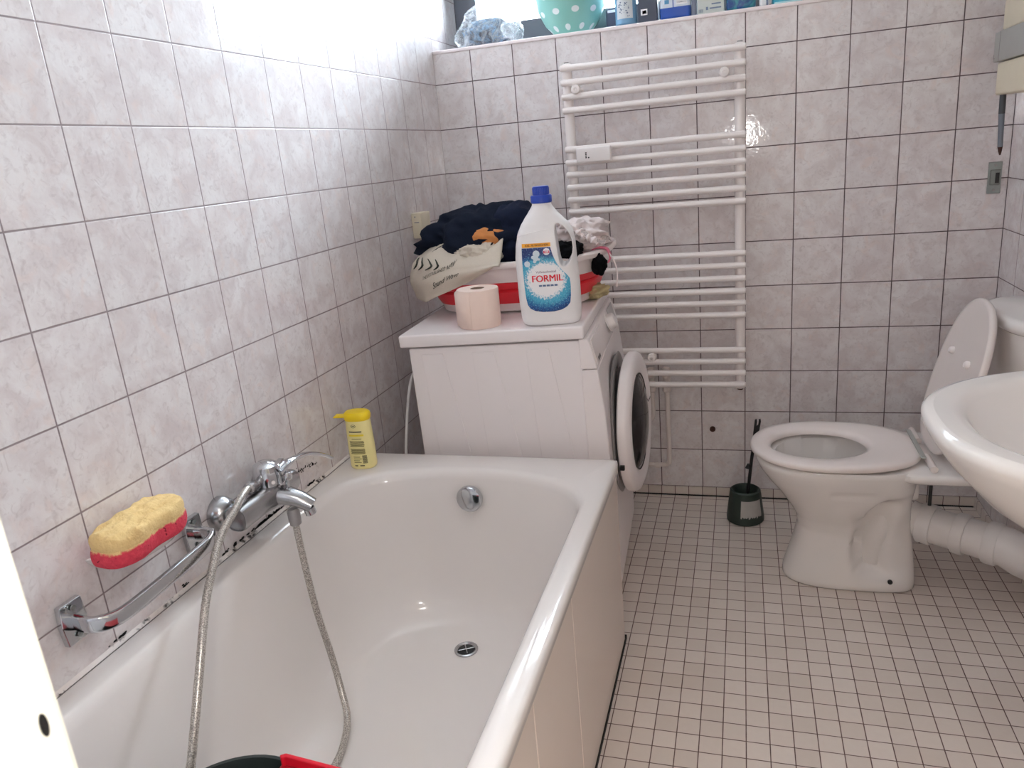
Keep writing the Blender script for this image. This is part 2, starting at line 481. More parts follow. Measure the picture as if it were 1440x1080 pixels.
# ------------------------------------------------------------------ bathtub
ZT = .533; TX1 = .732; TY1 = -.925; TY0 = -2.42
TUBX = .0012
tub = empty('bathtub', 'white enamel bathtub along the left wall with grey braided hose hanging in it', 'bathtub', (.366, -1.67, 0))
def tub_shell():
    bm = B(); cx, cy = .3672, (TY0 + TY1) / 2
    hx, hy = .3655, (TY1 - TY0) / 2
    phis = []
    per = [(hx * 1, hy * (2 * k / 60 - 1)) for k in range(60)] + [(hx * (1 - 2 * k / 36), hy) for k in range(36)] + [(-hx, hy * (1 - 2 * k / 60)) for k in range(60)] + [(hx * (2 * k / 36 - 1), -hy) for k in range(36)]
    phis = [math.atan2(y, x) for x, y in per]
    def rr(ox, oy, ax, ay, z, e=.01, n=2.4, cr=None, dz=None):
        def ins(x, y): 
            return (abs(x) / ax) ** n * 0 + ((max(0, abs(x) - (ax - min(e * 1.0, ax))) / min(e, ax)) ** n + (max(0, abs(y) - (ay - e)) / e) ** n) <= 1
        return [(cx + ox + q[0], cy + oy + q[1], z if dz is None else z + dz(q[0], q[1])) for q in (polar(p, ins) for p in phis)]
    def inn(x0, x1, y0, y1, z, e, n=2.3):
        ax, ay = (x1 - x0) / 2, (y1 - y0) / 2; ox, oy = (x0 + x1) / 2 - cx, (y0 + y1) / 2 - cy
        # stadium: straight long sides, rounded ends of depth e
        out = []
        for p in phis:
            q = polar(p, lambda x, y: (abs(x) / ax) ** n + (max(0, abs(y) - (ay - e)) / e) ** n <= 1 if abs(y) > ay - e else abs(x) <= ax)
            out.append((cx + ox + q[0], cy + oy + q[1], z))
        return out
    rings = [rr(0, 0, hx - .004, hy - .002, ZT - .032), rr(0, 0, hx, hy, ZT - .028), rr(0, 0, hx, hy, ZT - .008), rr(0, 0, hx - .003, hy - .003, ZT - .002), rr(0, 0, hx - .009, hy - .009, ZT),
             inn(.050, .697, -2.36, -1.003, ZT, .19), inn(.056, .690, -2.35, -1.012, ZT - .003, .19), inn(.063, .684, -2.34, -1.020, ZT - .011, .19), inn(.068, .680, -2.335, -1.025, ZT - .025, .19),
             inn(.078, .672, -2.31, -1.034, .44, .20), inn(.092, .658, -2.27, -1.046, .34, .20), inn(.108, .642, -2.20, -1.060, .25, .21), inn(.125, .622, -2.14, -1.075, .195, .21),
             inn(.148, .598, -2.09, -1.098, .163, .21), inn(.180, .566, -2.04, -1.13, .147, .20), inn(.23, .52, -1.98, -1.18, .141, .18), inn(.33, .42, -1.8, -1.35, .139, .08)]
    loft(bm, rings, cap1=True)
    return bm
put('tub_shell', tub_shell(), M['enamel'], tub, angle=60)
pm = plain('tub panel gloss', (222, 210, 200), .08, var=.02, scale=4)
for y0, y1 in ((-1.477, TY1 - .004), (-1.757, -1.480), (TY0, -1.760)):
    bm = B(); box(bm, .700, .7265, y0, y1, .012, ZT - .03, .0015); put('side_panel', bm, pm, tub, smooth=False)
bm = B(); box(bm, .70, .7285, TY0, -.91, .0, .012); tag(put('panel_foot', bm, M['black'], tub, smooth=False), 'black joint under the tub panels')  # plain black strip below the panels
bm = B(); box(bm, 0.002, .72, TY1 - .03, TY1 - .006, .012, ZT - .03); put('end_panel', bm, pm, tub, smooth=False)
ofn = Vector((0, -1, .10)).normalized()
bm = B(); oc = Vector((.371, -1.030, .461))
lathe(bm, [(.030, -.004), (.034, .006), (.034, .014), (.031, .019), (.022, .021), (.0001, .0215)], oc, ofn, 32)
put('overflow_cap', bm, M['chrome'], tub)
bm = B(); dc = (.386, -1.209, .1412)
lathe(bm, [(.029, -.003), (.029, .0022), (.025, .0035), (.021, .0015), (.0195, -.001), (.0194, -.003)], dc, (0, 0, 1), 32, True, False)
dr = put('drain', bm, M['chrome_dull'], tub)
bm = B(); lathe(bm, [(.0205, .0004), (.0001, .0006)], dc, (0, 0, 1), 24, False, False); put('drain_hole', bm, M['dark'], dr)
bm = B()
for k in range(2):
    a = .5 + k * PI / 2; d = Vector((math.cos(a), math.sin(a), 0)) * .019; c = Vector(dc) + Vector((0, 0, .0016)); tube(bm, [c - d, c + d], .0016, 8)
put('drain_cross', bm, M['chrome_dull'], dr)
# sealing joint between tub and wall, with mould
bm = B()
prism(bm, [(0, 0), (.006, 0), (0, .006)], lambda u, v, k: (.0006 + u, (TY0 + .005 if k == 0 else TY1), ZT + .0003 + v))
struct(put('trim_3', bm, M['seal'], smooth=False))
bm = B(); rnd = random.Random(3)
for k in range(95):
    t_ = rnd.random(); y = -1.285 + .17 * t_; z = .600 - .018 * t_ + rnd.gauss(0, .0042) * (1.1 - .5 * t_); r = rnd.uniform(.0008, .0026)
    add_flat(bm, disc2d(r, 0, 0, 8, r * rnd.uniform(.6, 1.2)), lambda a, b: (.0006, y + a, z + b))
for k in range(110):
    t_ = rnd.betavariate(2, 2); y = -1.275 - .125 * t_; z = ZT + .0075 + abs(rnd.gauss(0, .0030)) * (1 - abs(2 * t_ - 1) * .6); r = rnd.uniform(.0012, .0032)
    add_flat(bm, disc2d(r * 1.7, 0, 0, 8, r * .8), lambda a, b: (.0008, y + a, z + b))
for k in range(60):
    c = rnd.choice((-1.345, -1.37, -1.41, -1.44, -1.16, -1.455, -1.505, -1.62, -1.79)); y = c + rnd.gauss(0, .011); z = ZT + .0078 + abs(rnd.gauss(0, .0026)); r = rnd.uniform(.0012, .0042)
    add_flat(bm, disc2d(r * 1.5, 0, 0, 8, r * .7), lambda a, b: (.0007, y + a, z + b))
o = put('mould', bm, M['black'], smooth=False); tag(o, 'black mould specks on tile joint above the bathtub edge', 'mould'); o['kind'] = 'stuff'

# ------------------------------------------------------------------ bath mixer on the left wall
fx = empty('bath_mixer', 'chrome single lever bath mixer mounted on left wall above the bathtub', 'faucet', (0, -1.40, .63))
for i, y in enumerate((-1.493, -1.343)):
    bm = B(); lathe(bm, [(.036, 0), (.0365, .006), (.033, .020), (.026, .030), (.018, .034), (.016, .055)], (.0004, y, .630), (1, 0, 0), 32)
    put('escutcheon', bm, M['chrome_dull'], fx)
bm = B()
def xring(y, hx_, hz_, n=2.6, cx_=.066, cz=.634): return [(p[0], y, p[1]) for p in ((cx_ + hx_ * math.copysign(abs(math.cos(t)) ** (2 / n), math.cos(t)), cz + hz_ * math.copysign(abs(math.sin(t)) ** (2 / n), math.sin(t))) for t in (2 * PI * i / 28 for i in range(28)))]
loft(bm, [xring(-1.523, .020, .021), xring(-1.525, .023, .0245), xring(-1.520, .0245, .026), xring(-1.44, .0245, .026), xring(-1.425, .027, .028), xring(-1.40, .029, .030), xring(-1.375, .027, .028), xring(-1.36, .0245, .026), xring(-1.335, .0245, .026), xring(-1.322, .022, .022)], True, True)
put('body', bm, M['chrome_dull'], fx)
bm = B()   # spout
sp = smooth_path([(.072, -1.402, .632), (.095, -1.398, .630), (.125, -1.392, .620), (.152, -1.386, .603)], 6)
tube(bm, sp, [.027 - .009 * i / (len(sp) - 1) for i in range(len(sp))], 20, True, 1.0, .84)
s_ = put('spout', bm, M['chrome_dull'], fx)
bm = B(); lathe(bm, [(.012, 0), (.012, .013), (.010, .015)], (.143, -1.388, .597), (.25, .05, -1), 20); put('aerator', bm, M['chrome'], s_)
bm = B(); lathe(bm, [(.004, 0), (.004, .018), (.0105, .021), (.0115, .029), (.008, .037), (.0001, .039)], (.105, -1.394, .646), (.1, 0, 1), 20); put('diverter_knob', bm, M['chrome'], fx)
bm = B(); lathe(bm, [(.022, 0), (.028, .006), (.029, .018), (.0285, .036), (.026, .048), (.018, .053), (.0001, .055)], (.068, -1.408, .656), (.06, 0, 1), 32); hb = put('lever_hub', bm, M['chrome'], fx)
bm = B(); lathe(bm, [(.0042, 0), (.0042, .003), (.0001, .0035)], (.094, -1.425, .672), (.75, -.55, 0), 14); put('set_button', bm, M['plastic'], hb)
bm = B()
prism(bm, [(-.020, -.026), (.020, -.026), (.023, 0), (.018, .022), (-.018, .022), (-.022, 0)], lambda u, v, k: (.084 + k * .016 - u * .25, -1.392 + u, .684 + v))
mod_bevel(put('lever_flange', bm, M['chrome'], fx, smooth=False), .004, 3)
bm = B()
lv = smooth_path([(.097, -1.412, .688), (.101, -1.365, .695), (.106, -1.31, .688), (.108, -1.255, .664), (.106, -1.215, .640)], 6)
tube(bm, lv, [.017 - .007 * min(1, i / 9) - .002 * i / len(lv) for i in range(len(lv))], 16, True, 1.0, .56, up=(0, 0, 1))
put('lever', bm, M['chrome'], fx)
# shower hose: from the nut behind the mixer into the tub and up to the spout underside
hz = empty('shower_hose', 'grey braided shower hose looping down from the mixer into the tub', 'hose', (.25, -1.65, .142))
bm = B()
hp = smooth_path([(.062, -1.452, .677), (.070, -1.492, .676), (.078, -1.535, .662), (.085, -1.600, .635), (.105, -1.665, .595), (.120, -1.712, .560), (.150, -1.790, .484), (.166, -1.862, .380), (.160, -1.905, .28), (.165, -1.92, .20), (.185, -1.885, .162),
                  (.222, -1.80, .153), (.248, -1.70, .151), (.252, -1.61, .151), (.238, -1.545, .152), (.215, -1.490, .160), (.185, -1.452, .20), (.160, -1.430, .27), (.140, -1.422, .36), (.128, -1.415, .44), (.116, -1.404, .52), (.110, -1.398, .572)], 10)
tube(bm, hp, [.0072 + (.0004 if i % 2 else 0) for i in range(len(hp))], 12)
put('hose_tube', bm, M['hose'], hz)
bm = B(); lathe(bm, [(.0085, 0), (.0125, .003), (.0135, .015), (.0135, .032), (.010, .038)], (.111, -1.398, .560), (-.06, .03, 1), 18); tag(put('hose_nut', bm, M['graypl'], hz), 'grey plastic hose nut under the spout')
bm = B(); lathe(bm, [(.009, 0), (.0125, .004), (.0125, .02), (.010, .024), (.010, .034)], (.066, -1.472, .676), (-.1, 1, -.1), 14); tag(put('hose_nut', bm, M['chrome_dull'], hz), 'dull chrome hose nut beside the lever hub')

# ------------------------------------------------------------------ grab rail
gr = empty('grab_rail', 'chrome angular grab rail screwed to left wall below the sponge', 'grab rail', (0, -1.72, .63))
for y in (-1.868, -1.578):
    bm = B()
    prism(bm, [(-.021, -.036), (.021, -.036), (.024, .0), (.021, .034), (-.021, .034), (-.024, 0)], lambda u, v, k: (.0005 + k * (.010 + .004 * math.cos(u * 60)), y + u, .631 + v))
    p_ = put('wall_plate', bm, M['chrome'], gr, smooth=False); mod_bevel(p_, .0015)
    for dz in (-.024, .024):
        bm = B(); lathe(bm, [(.0045, 0), (.0045, .0025), (.002, .0035)], (.0135, y, .631 + dz), (1, 0, 0), 12); put('screw', bm, M['steel'], p_)
bm = B()
gp = smooth_path([(.008, -1.868, .629), (.040, -1.866, .625), (.060, -1.845, .622), (.068, -1.81, .622), (.068, -1.73, .624), (.068, -1.64, .628), (.066, -1.605, .630), (.056, -1.583, .631), (.036, -1.577, .631), (.008, -1.577, .631)], 8)
u0 = None; rg_ = []
for i, p in enumerate(gp):
    T_ = (gp[min(i + 1, len(gp) - 1)] - gp[max(i - 1, 0)]).normalized(); w_ = Vector((0, 0, 1)); w_ = (w_ - T_ * w_.dot(T_)).normalized(); u_ = T_.cross(w_)
    rg_.append([p + u_ * .0062 * math.copysign(abs(math.cos(t)) ** .45, math.cos(t)) + w_ * .0135 * math.copysign(abs(math.sin(t)) ** .45, math.sin(t)) for t in (2 * PI * k / 24 for k in range(24))])
loft(bm, rg_, True, True)
put('rail', bm, M['chrome'], gr)

# ------------------------------------------------------------------ soap dish + sponge
sd = empty('soap_dish', 'white ceramic soap dish set into left wall tiles under the sponge', 'soap dish', (0, -1.72, .67))
bm = B()
N = 40
def sring(hx_, hy_, z, x0=0.0005): return [(x0 + hx_ * abs(math.sin(t)) ** .6 if False else x0 + hx_ * (1 - abs(2 * i / (N - 1) - 1) ** 3), -1.715 + hy_ * (2 * i / (N - 1) - 1), z) for i, t in ((i, 0) for i in range(N))]
R0 = [sring(.04, .055, .668), sring(.066, .080, .682), sring(.078, .095, .700), sring(.080, .098, .706), sring(.074, .092, .706), sring(.066, .085, .697), sring(.02, .06, .695)]
loft(bm, R0, closed=False)
# back plate closes on the wall
V = [bm.verts.new(p) for p in ((.0006, -1.77, .668), (.0006, -1.66, .668), (.0006, -1.617, .706), (.0006, -1.813, .706))]; bm.faces.new(V)
put('dish', bm, M['ceramic'], sd)
bm = B()
SPH = Matrix.Translation((.052, -1.742, .7005)) @ Euler((0, math.radians(4), math.radians(0))).to_matrix().to_4x4()
def sp_ring(z, s):
    out = []
    for i in range(72):
        t = 2 * PI * i / 72; c, q = math.cos(t), math.sin(t)
        y = .090 * s * math.copysign(abs(c) ** .72, c); x = .044 * s * math.copysign(abs(q) ** .72, q)
        x *= 1 - .20 * math.exp(-(y / .03) ** 2)
        p = Vector((x, y, z)); p += p.normalized() * .0025 * noise.noise(p * 60)
        out.append(p)
    return out
rg = [sp_ring(0, .90), sp_ring(.003, .97), sp_ring(.012, 1.0), sp_ring(.022, 1.0), sp_ring(.030, .985), sp_ring(.0325, .96), sp_ring(.036, .985), sp_ring(.046, .99), sp_ring(.053, .95), sp_ring(.057, .86), sp_ring(.0583, .76), sp_ring(.059, .64), sp_ring(.0593, .52), sp_ring(.0595, .40), sp_ring(.0595, .28), sp_ring(.0595, .17), sp_ring(.0595, .08), sp_ring(.0595, .02)]
loft(bm, rg, True, True)
for v in bm.verts:
    if v.co.z > .05: v.co.z += .006 * noise.noise(v.co * 45 + Vector((3, 1, 0))) + .005 * noise.noise(v.co * 110)
so = put('sponge', bm, M['sponge'], None, None); so.matrix_world = SPH
tag(so, 'pink bath sponge with yellowed fuzzy top lying in the wall soap dish', 'sponge')
mod_sub(so, 1)

# ------------------------------------------------------------------ yellow scouring bottle on tub corner
yb = empty('cleaner_bottle', 'pale yellow cleaner bottle with yellow flip cap standing on tub corner', 'bottle', (.079, -1.020, ZT), (0, 0, math.radians(8)))
def ybr(z, s=1): return ring(0, 0, z, .0345 * s, .0245 * s, 2.4, 40)
bm = B(); loft(bm, [ybr(.0005, .88), ybr(.003, .96), ybr(.008, 1), ybr(.06, 1.0), ybr(.11, .95), ybr(.132, .93), ybr(.136, .86)], True, True)
put('body', bm, M['yellowbody'], yb, local=True)
bm = B(); loft(bm, [ybr(.130, .90), ybr(.133, .99), ybr(.142, 1.02), ybr(.149, .98), ybr(.153, .85), ybr(.154, .4)], True, True)
box(bm, -.060, -.02, -.013, .013, .139, .143, .0015)
put('cap', bm, M['yellowcap'], yb, local=True)
def ymap(x, z, off=.0006):
    s = 1.0 if z < .06 else 1 - .05 * (z - .06) / .05 if z < .11 else .95 - .02 * (z - .11) / .022
    u = min(.995, abs(x) / (.0345 * s)); y = -.0245 * s * (1 - u ** 2.4) ** (1 / 2.4) - off
    return (x, y, z)
bm = B()
add_flat(bm, rect_grid(.040, .005, 8, 1, -.002, .094), lambda a, b: ymap(a, b)); put('label_band', bm, M['brightyellow'], yb, local=True)
bm = B()
for z0, z1, n in ((.063, .079, 5), (.043, .058, 5)):
    for k in range(n):
        z = z0 + (z1 - z0) * (k + .5) / n; add_flat(bm, rect_grid(.038, .0020, 8, 1, -.003 + .001 * (k % 2), z), lambda a, b: ymap(a, b))
for z, w, x in ((.0845, .026, -.002), (.035, .018, -.008), (.030, .022, -.006), (.025, .016, -.009), (.020, .020, -.007)):
    add_flat(bm, rect_grid(w, .0016, 6, 1, x, z), lambda a, b: ymap(a, b))
put('label_lines', bm, M['olive'], yb, local=True)
bm = B()
for k in range(14):
    add_flat(bm, rect_grid(.0012 if k % 3 else .0020, .018, 1, 1, .0125 + .0, .028), lambda a, b: ymap(.0125 + (a - .0125) * 8.0 if False else a, b)) if False else add_flat(bm, rect_grid(.012, .0007 if k % 3 else .0011, 3, 1, .013, .018 + k * .0016), lambda a, b: ymap(a, b))
add_flat(bm, rect_grid(.034, .0028, 8, 1, -.003, .1035), lambda a, b: ymap(a, b))
for (x, w) in ((-.012, .008), (.004, .012)): add_flat(bm, rect_grid(w, .0026, 3, 1, x, .011), lambda a, b: ymap(a, b))
for i in range(20):
    a0, a1 = 2 * PI * i / 20, 2 * PI * (i + 1) / 20
    q = [ymap(-.006 + .0065 * r * math.cos(a), .119 + .0045 * r * math.sin(a)) for r, a in ((1, a0), (1, a1), (.82, a1), (.82, a0))]
    bm.faces.new([bm.verts.new(p) for p in q])
add_flat(bm, rect_grid(.007, .0018, 3, 1, -.006, .119), lambda a, b: ymap(a, b))
put('print', bm, M['inkdark'], yb, local=True)

# ------------------------------------------------------------------ washing machine
wm = empty('washing_machine', 'white front loading washing machine behind the bathtub with door ajar', 'washing machine', (.664, -.858, 0), (0, math.radians(-1.2), math.radians(3)))
WD, WW, WH_ = .490, .545, .858         # depth (local -x), width (local +y), height
def prof_x(z):   # front profile, local x at height z
    P = [(.0, .034), (.10, .042), (.50, .045), (.63, .042), (.74, .031), (.80, .020), (.835, .007)]
    for (z0, x0), (z1, x1) in zip(P, P[1:]):
        if z <= z1: return x0 + (x1 - x0) * (z - z0) / (z1 - z0)
    return P[-1][1]
bm = B(); box(bm, -WD + .02, -.005, .012, WW - .012, .018, .818, .004)
for x0, x1, sl in ((-.435, -.375, .075), (-.295, -.235, .075), (-.150, -.090, .070)):   # pressed ribs on the side
    prism(bm, [(x0, .802), (x1, .802), (x1 + sl, .30), (x1 + sl + .02, .10), (x0 + .03, .10)], lambda u, v, k: (u, .0125 - k * .0030, v))
for x, y in ((-WD + .06, .05), (-WD + .06, WW - .05), (-.04, .05), (-.04, WW - .05)): cyl(bm, (x, y, .003), (x, y, .02), .02)
o = put('body', bm, M['appliance'], wm, local=True, smooth=False); mod_bevel(o, .0012)
bm = B(); box(bm, -WD, .004, 0, WW, .824, WH_, .006, 3); put('top_cover', bm, M['appliance'], wm, local=True)
# front fascia, lofted along its profile, with a round opening
zs = [.02 + .015 * k for k in range(55)]
def front(z0, z1, name, mat, xo=0):
    bm = B(); zz = [z0 + (z1 - z0) * k / 24 for k in range(25)]
    poly = [(-.012, z0)] + [(prof_x(z) + xo, z) for z in zz] + [(-.012, z1)]
    prism(bm, poly, lambda u, v, k: (u, .006 + k * (WW - .012), v))
    o = put(name, bm, mat, wm, local=True, angle=25); mod_bevel(o, .003, 2, 50); return o
front(.085, .742, 'front_panel', M['appliance_front']); front(.018, .083, 'plinth', M['appliance_front'], -.008)
cp = front(.744, .823, 'control_panel', M['appliance_front'])
cn = Vector((.079, 0, .033)).normalized()   # normal of the sloping control panel
def cpt(y, z, off=0): return Vector((prof_x(z), y, z)) + cn * off
bm = B(); lathe(bm, [(.030, 0), (.030, .004), (.024, .006), (.022, .022), (.019, .025), (.0001, .0255)], cpt(.335, .788), cn, 32); kn = put('dial', bm, M['plastic'], cp, local=True)
bm = B(); lathe(bm, [(.031, .0005), (.032, .002)], cpt(.335, .788), cn, 32, False, True); put('dial_ring', bm, M['graypl'], kn, local=True)
bm = B()
q = [cpt(.385, .770, .001), cpt(.50, .770, .001), cpt(.50, .815, .001), cpt(.385, .815, .001)]; q2 = [p + cn * .0015 for p in q]
a = [bm.verts.new(p) for p in q]; b = [bm.verts.new(p) for p in q2]; bm.faces.new(b)
for i in range(4): bm.faces.new((a[i], a[(i + 1) % 4], b[(i + 1) % 4], b[i]))
put('display', bm, plain('grey display', (176, 174, 172), .3), cp, local=True, smooth=False)
bm = B()
q = [(.02, .752), (.20, .752), (.20, .815), (.02, .815)]
a = [bm.verts.new(cpt(y, z, .0)) for y, z in q]; b = [bm.verts.new(cpt(y, z, .003)) for y, z in q]; bm.faces.new(b)
for i in range(4): bm.faces.new((a[i], a[(i + 1) % 4], b[(i + 1) % 4], b[i]))
put('detergent_drawer', bm, M['appliance_front'], cp, local=True, smooth=False)
bm = B()
for k in range(4): add_flat(bm, rect_grid(.008, .010, 1, 1, .045 + k * .011, .7605), lambda y, z: cpt(y, z, .0036))
put('brand_mark', bm, M['inkdark'], cp, local=True, smooth=False)
# round recess and door
DC = Vector((.0, .268, .508))
bm = B(); lathe(bm, [(.196, -.004), (.205, .004), (.198, .007), (.168, .004), (.158, -.004)], Vector((.0455, .268, .508)), (1, 0, 0), 48, False, False)
put('porthole_frame', bm, M['graypl'], wm, local=True)
bm = B(); lathe(bm, [(.160, .006), (.13, .004), (.0001, .003)], Vector((.0455, .268, .508)), (1, 0, 0), 40, False, False); put('gasket', bm, plain('grey rubber', (96, 94, 94), .5), wm, local=True)
ang = math.radians(5)
dn = Vector((math.cos(ang), -math.sin(ang), 0)); du = Vector((math.sin(ang), math.cos(ang), 0))
hinge = Vector((.057, .268 - .205, .508)); dcn = hinge + du * .205
bm = B(); lathe(bm, [(.150, .0), (.198, .0), (.202, .004), (.202, .020), (.198, .028), (.182, .035), (.160, .035), (.140, .028), (.136, .020)], dcn, dn, 64, False, False)
dr_ = put('door', bm, M['appliance_front'], wm, local=True)
bm = B(); lathe(bm, [(.139, .022), (.130, .028), (.10, .040), (.05, .047), (.0001, .049)], dcn, dn, 48, False, False); put('door_glass', bm, M['doorglass'], dr_, local=True)
bm = B(); lathe(bm, [(.137, .018), (.125, .0), (.115, -.02), (.09, -.035), (.0001, -.04)], dcn, dn, 48, False, False); put('glass_bowl', bm, plain('grey glass bowl', (158, 153, 153), .12), dr_, local=True)
bm = B(); lathe(bm, [(.1365, .0285), (.1405, .0300), (.1365, .0315)], dcn, dn, 48, False, False); put('glass_gasket', bm, plain('dark seal', (60, 58, 58), .5), dr_, local=True)
bm = B(); p0 = dcn - du * .2025 - Vector((0, 0, .062)); 
for v in box(bm, -.002, .010, -.001, .010, -.006, .006): v.co = p0 + dn * (v.co.x + .006) + du * v.co.y + Vector((0, 0, v.co.z))
put('hinge_slot', bm, M['dark'], dr_, local=True, smooth=False)
bm = B(); tube(bm, [dcn + du * .142 + dn * .0338 + Vector((0, 0, .012)), dcn + du * .165 + dn * .0355 + Vector((0, 0, .017)), dcn + du * .197 + dn * .0290 + Vector((0, 0, .024))], .0012, 6); put('handle_seam', bm, M['dark'], dr_, local=True)
WMW = MW[wm.name]
def on_top(x, y):
    """world z of the machine's top at world x, y"""
    p = WMW @ Vector((0, 0, WH_)); n = WMW.to_3x3() @ Vector((0, 0, 1))
    return p.z - (n.x * (x - p.x) + n.y * (y - p.y)) / n.z
# power cord in the gap at the wall
bm = B(); tube(bm, smooth_path([(.150, -.66, .58), (.125, -.60, .65), (.085, -.58, .672), (.055, -.60, .66), (.060, -.66, .62), (.085, -.76, .54), (.10, -.82, .45), (.10, -.84, .20), (.10, -.80, .008)], 8), .0045, 10)
tag(put('power_cord', bm, M['cord'], None, (.1, -.8, 0)), 'white cord curving up in the gap between machine and left wall', 'cord')

# ------------------------------------------------------------------ things on the machine
# toilet roll
tx, ty = .362, -.800
tr_ = empty('toilet_roll', 'peach white toilet paper roll standing upright on the washing machine', 'toilet roll', (tx, ty, on_top(tx, ty) + .001))
bm = B(); lathe(bm, [(.0195, 0), (.054, 0), (.0555, .002), (.0555, .098), (.054, .100), (.0195, .100), (.0195, 0)], (0, 0, 0), (0, 0, 1), 48, False, False); put('paper', bm, M['tp'], tr_, local=True)
bm = B(); lathe(bm, [(.0192, .001), (.0192, .0995), (.0178, .0995), (.0178, .001), (.0192, .001)], (0, 0, 0), (0, 0, 1), 32, False, False); put('core', bm, plain('cardboard core', (150, 128, 112), .9), tr_, local=True)
bm = B()
pts = [(-.0560 * math.cos(t), -.0560 * math.sin(t)) for t in (1.5, 1.2, .9, .6, .35)] + [(-.058, -.012), (-.064, -.004), (-.068, .006)]
loft(bm, [[(x, y, .002 + .0 * i) for i, (x, y) in enumerate(pts)], [(x, y, .052 + (.02 if i > 4 else 0)) for i, (x, y) in enumerate(pts)], [(x, y, .098 - .012 * max(0, i - 4) / 3 + (.006 if i == len(pts) - 1 else 0)) for i, (x, y) in enumerate(pts)]], closed=False)
o = put('loose_sheet', bm, M['tp'], tr_, local=True); mod_solid(o, .0006)

# detergent bottle
bx, by = .553, -.800
db = empty('detergent_bottle', 'large white detergent bottle with blue cap and red FORMIL lettering on washing machine', 'bottle', (bx, by, on_top(bx, by) + .0008), (0, 0, math.radians(10)))
BL = [(0, -.060, .070, .036), (.004, -.066, .077, .043), (.015, -.071, .082, .048), (.06, -.0745, .083, .050), (.10, -.0750, .083, .050), (.17, -.0755, .079, .050), (.20, -.0725, .078, .049), (.23, -.066, .074, .045), (.25, -.057, .064, .040), (.265, -.047, .050, .035), (.28, -.036, .036, .029), (.29, -.029, .029, .026), (.297, -.024, .024, .0235), (.312, -.0235, .0235, .0235)]
def bl(z):
    for a, b in zip(BL, BL[1:]):
        if z <= b[0]:
            t = (z - a[0]) / (b[0] - a[0]); t = t * t * (3 - 2 * t) * .3 + t * .7
            return [a[i] + (b[i] - a[i]) * t for i in (1, 2, 3)]
    return BL[-1][1:]
def bexp(z): return 3.2 if z < .2 else max(2.0, 3.2 - (z - .2) / .08 * 1.2)
bm = B(); rs = []
for k in range(79):
    z = .312 * k / 78; l, r, d = bl(z); rs.append(ring((l + r) / 2, 0, z, (r - l) / 2, d, bexp(z), 56))
loft(bm, rs, True, True)
ob = put('body', bm, M['bottle'], db, local=True)
bm = B(); rs = []
for y in (-.09, .09):
    rr_ = []
    for i in range(40):
        t = 2 * PI * i / 40; x = .019 * math.cos(t); z = .052 * math.sin(t)
        x += .010 * (1 - (z / .052) ** 2) - .006; z += 0
        c_, s_2 = math.cos(.16), math.sin(.16)
        rr_.append((.0475 + x * c_ + z * s_2 * -.55, y, .200 + z))
    rs.append(rr_)
loft(bm, rs, True, True)
bmesh.ops.recalc_face_normals(bm, faces=bm.faces)
cm = bpy.data.meshes.new('cut'); bm.to_mesh(cm); bm.free(); cut = bpy.data.objects.new('cut', cm); COL.objects.link(cut); cut.parent = db
bpy.context.view_layer.update()
md = ob.modifiers.new('b', 'BOOLEAN'); md.operation = 'DIFFERENCE'; md.object = cut; md.solver = 'EXACT'
rmd = ob.modifiers.new('r', 'REMESH'); rmd.mode = 'VOXEL'; rmd.voxel_size = .0022; rmd.use_smooth_shade = True
smd = ob.modifiers.new('s', 'SMOOTH'); smd.iterations = 6; smd.factor = .5
nm = bpy.data.meshes.new_from_object(ob.evaluated_get(bpy.context.evaluated_depsgraph_get()))
ob.modifiers.clear(); ob.data = nm; nm.polygons.foreach_set('use_smooth', [True] * len(nm.polygons))
if not nm.materials: nm.materials.append(M['bottle'])
bpy.data.objects.remove(cut)
bm = B(); lathe(bm, [(.0245, .302), (.0265, .304), (.0265, .3185), (.0245, .321), (.0205, .3215), (.0200, .340), (.0190, .342), (.0001, .342)], (0, 0, 0), (0, 0, 1), 36)
for i in range(30):
    a = 2 * PI * i / 30; c, s = math.cos(a), math.sin(a); tube(bm, [(c * .0203, s * .0203, .322), (c * .0201, s * .0201, .339)], .0007, 5)
put('cap', bm, M['bluecap'], db, local=True)
def bmap(x, z, off=.0012):
    l, r, d = bl(z); c = (l + r) / 2; h = (r - l) / 2; n = bexp(z); u = min(.999, abs(x - c) / h)
    return (x, -d * (1 - u ** n) ** (1 / n) - off, z)
# label outline (x, z): notch on the right for the grip
LZ = [(.038, -.012, .016), (.041, -.030, .034), (.048, -.044, .049), (.058, -.050, .057), (.075, -.053, .0595), (.10, -.0545, .0605), (.118, -.0550, .0595), (.128, -.0552, .053), (.140, -.0555, .042), (.152, -.0555, .0335), (.165, -.0555, .0265), (.18, -.0550, .0210), (.1985, -.0545, .0165)]
bm = B(); rows = []
for k in range(49):
    z = .038 + (.1985 - .038) * k / 48
    for a, b in zip(LZ, LZ[1:]):
        if z <= b[0] + 1e-9:
            t = (z - a[0]) / (b[0] - a[0]); l = a[1] + (b[1] - a[1]) * t; r = a[2] + (b[2] - a[2]) * t; break
    rows.append([bmap(l + (r - l) * i / 20, z, .0010) for i in range(21)])
loft(bm, rows, closed=False)
lab = put('front_label', bm, M['label'], db, local=True)
bm = B(); rows = []
for k in range(5):
    z = .2000 + .0095 * k / 4; rows.append([bmap(-.0535 + .071 * i / 14, z, .0011) for i in range(15)])
loft(bm, rows, closed=False); put('orange_strip', bm, M['orangeink'], db, local=True)
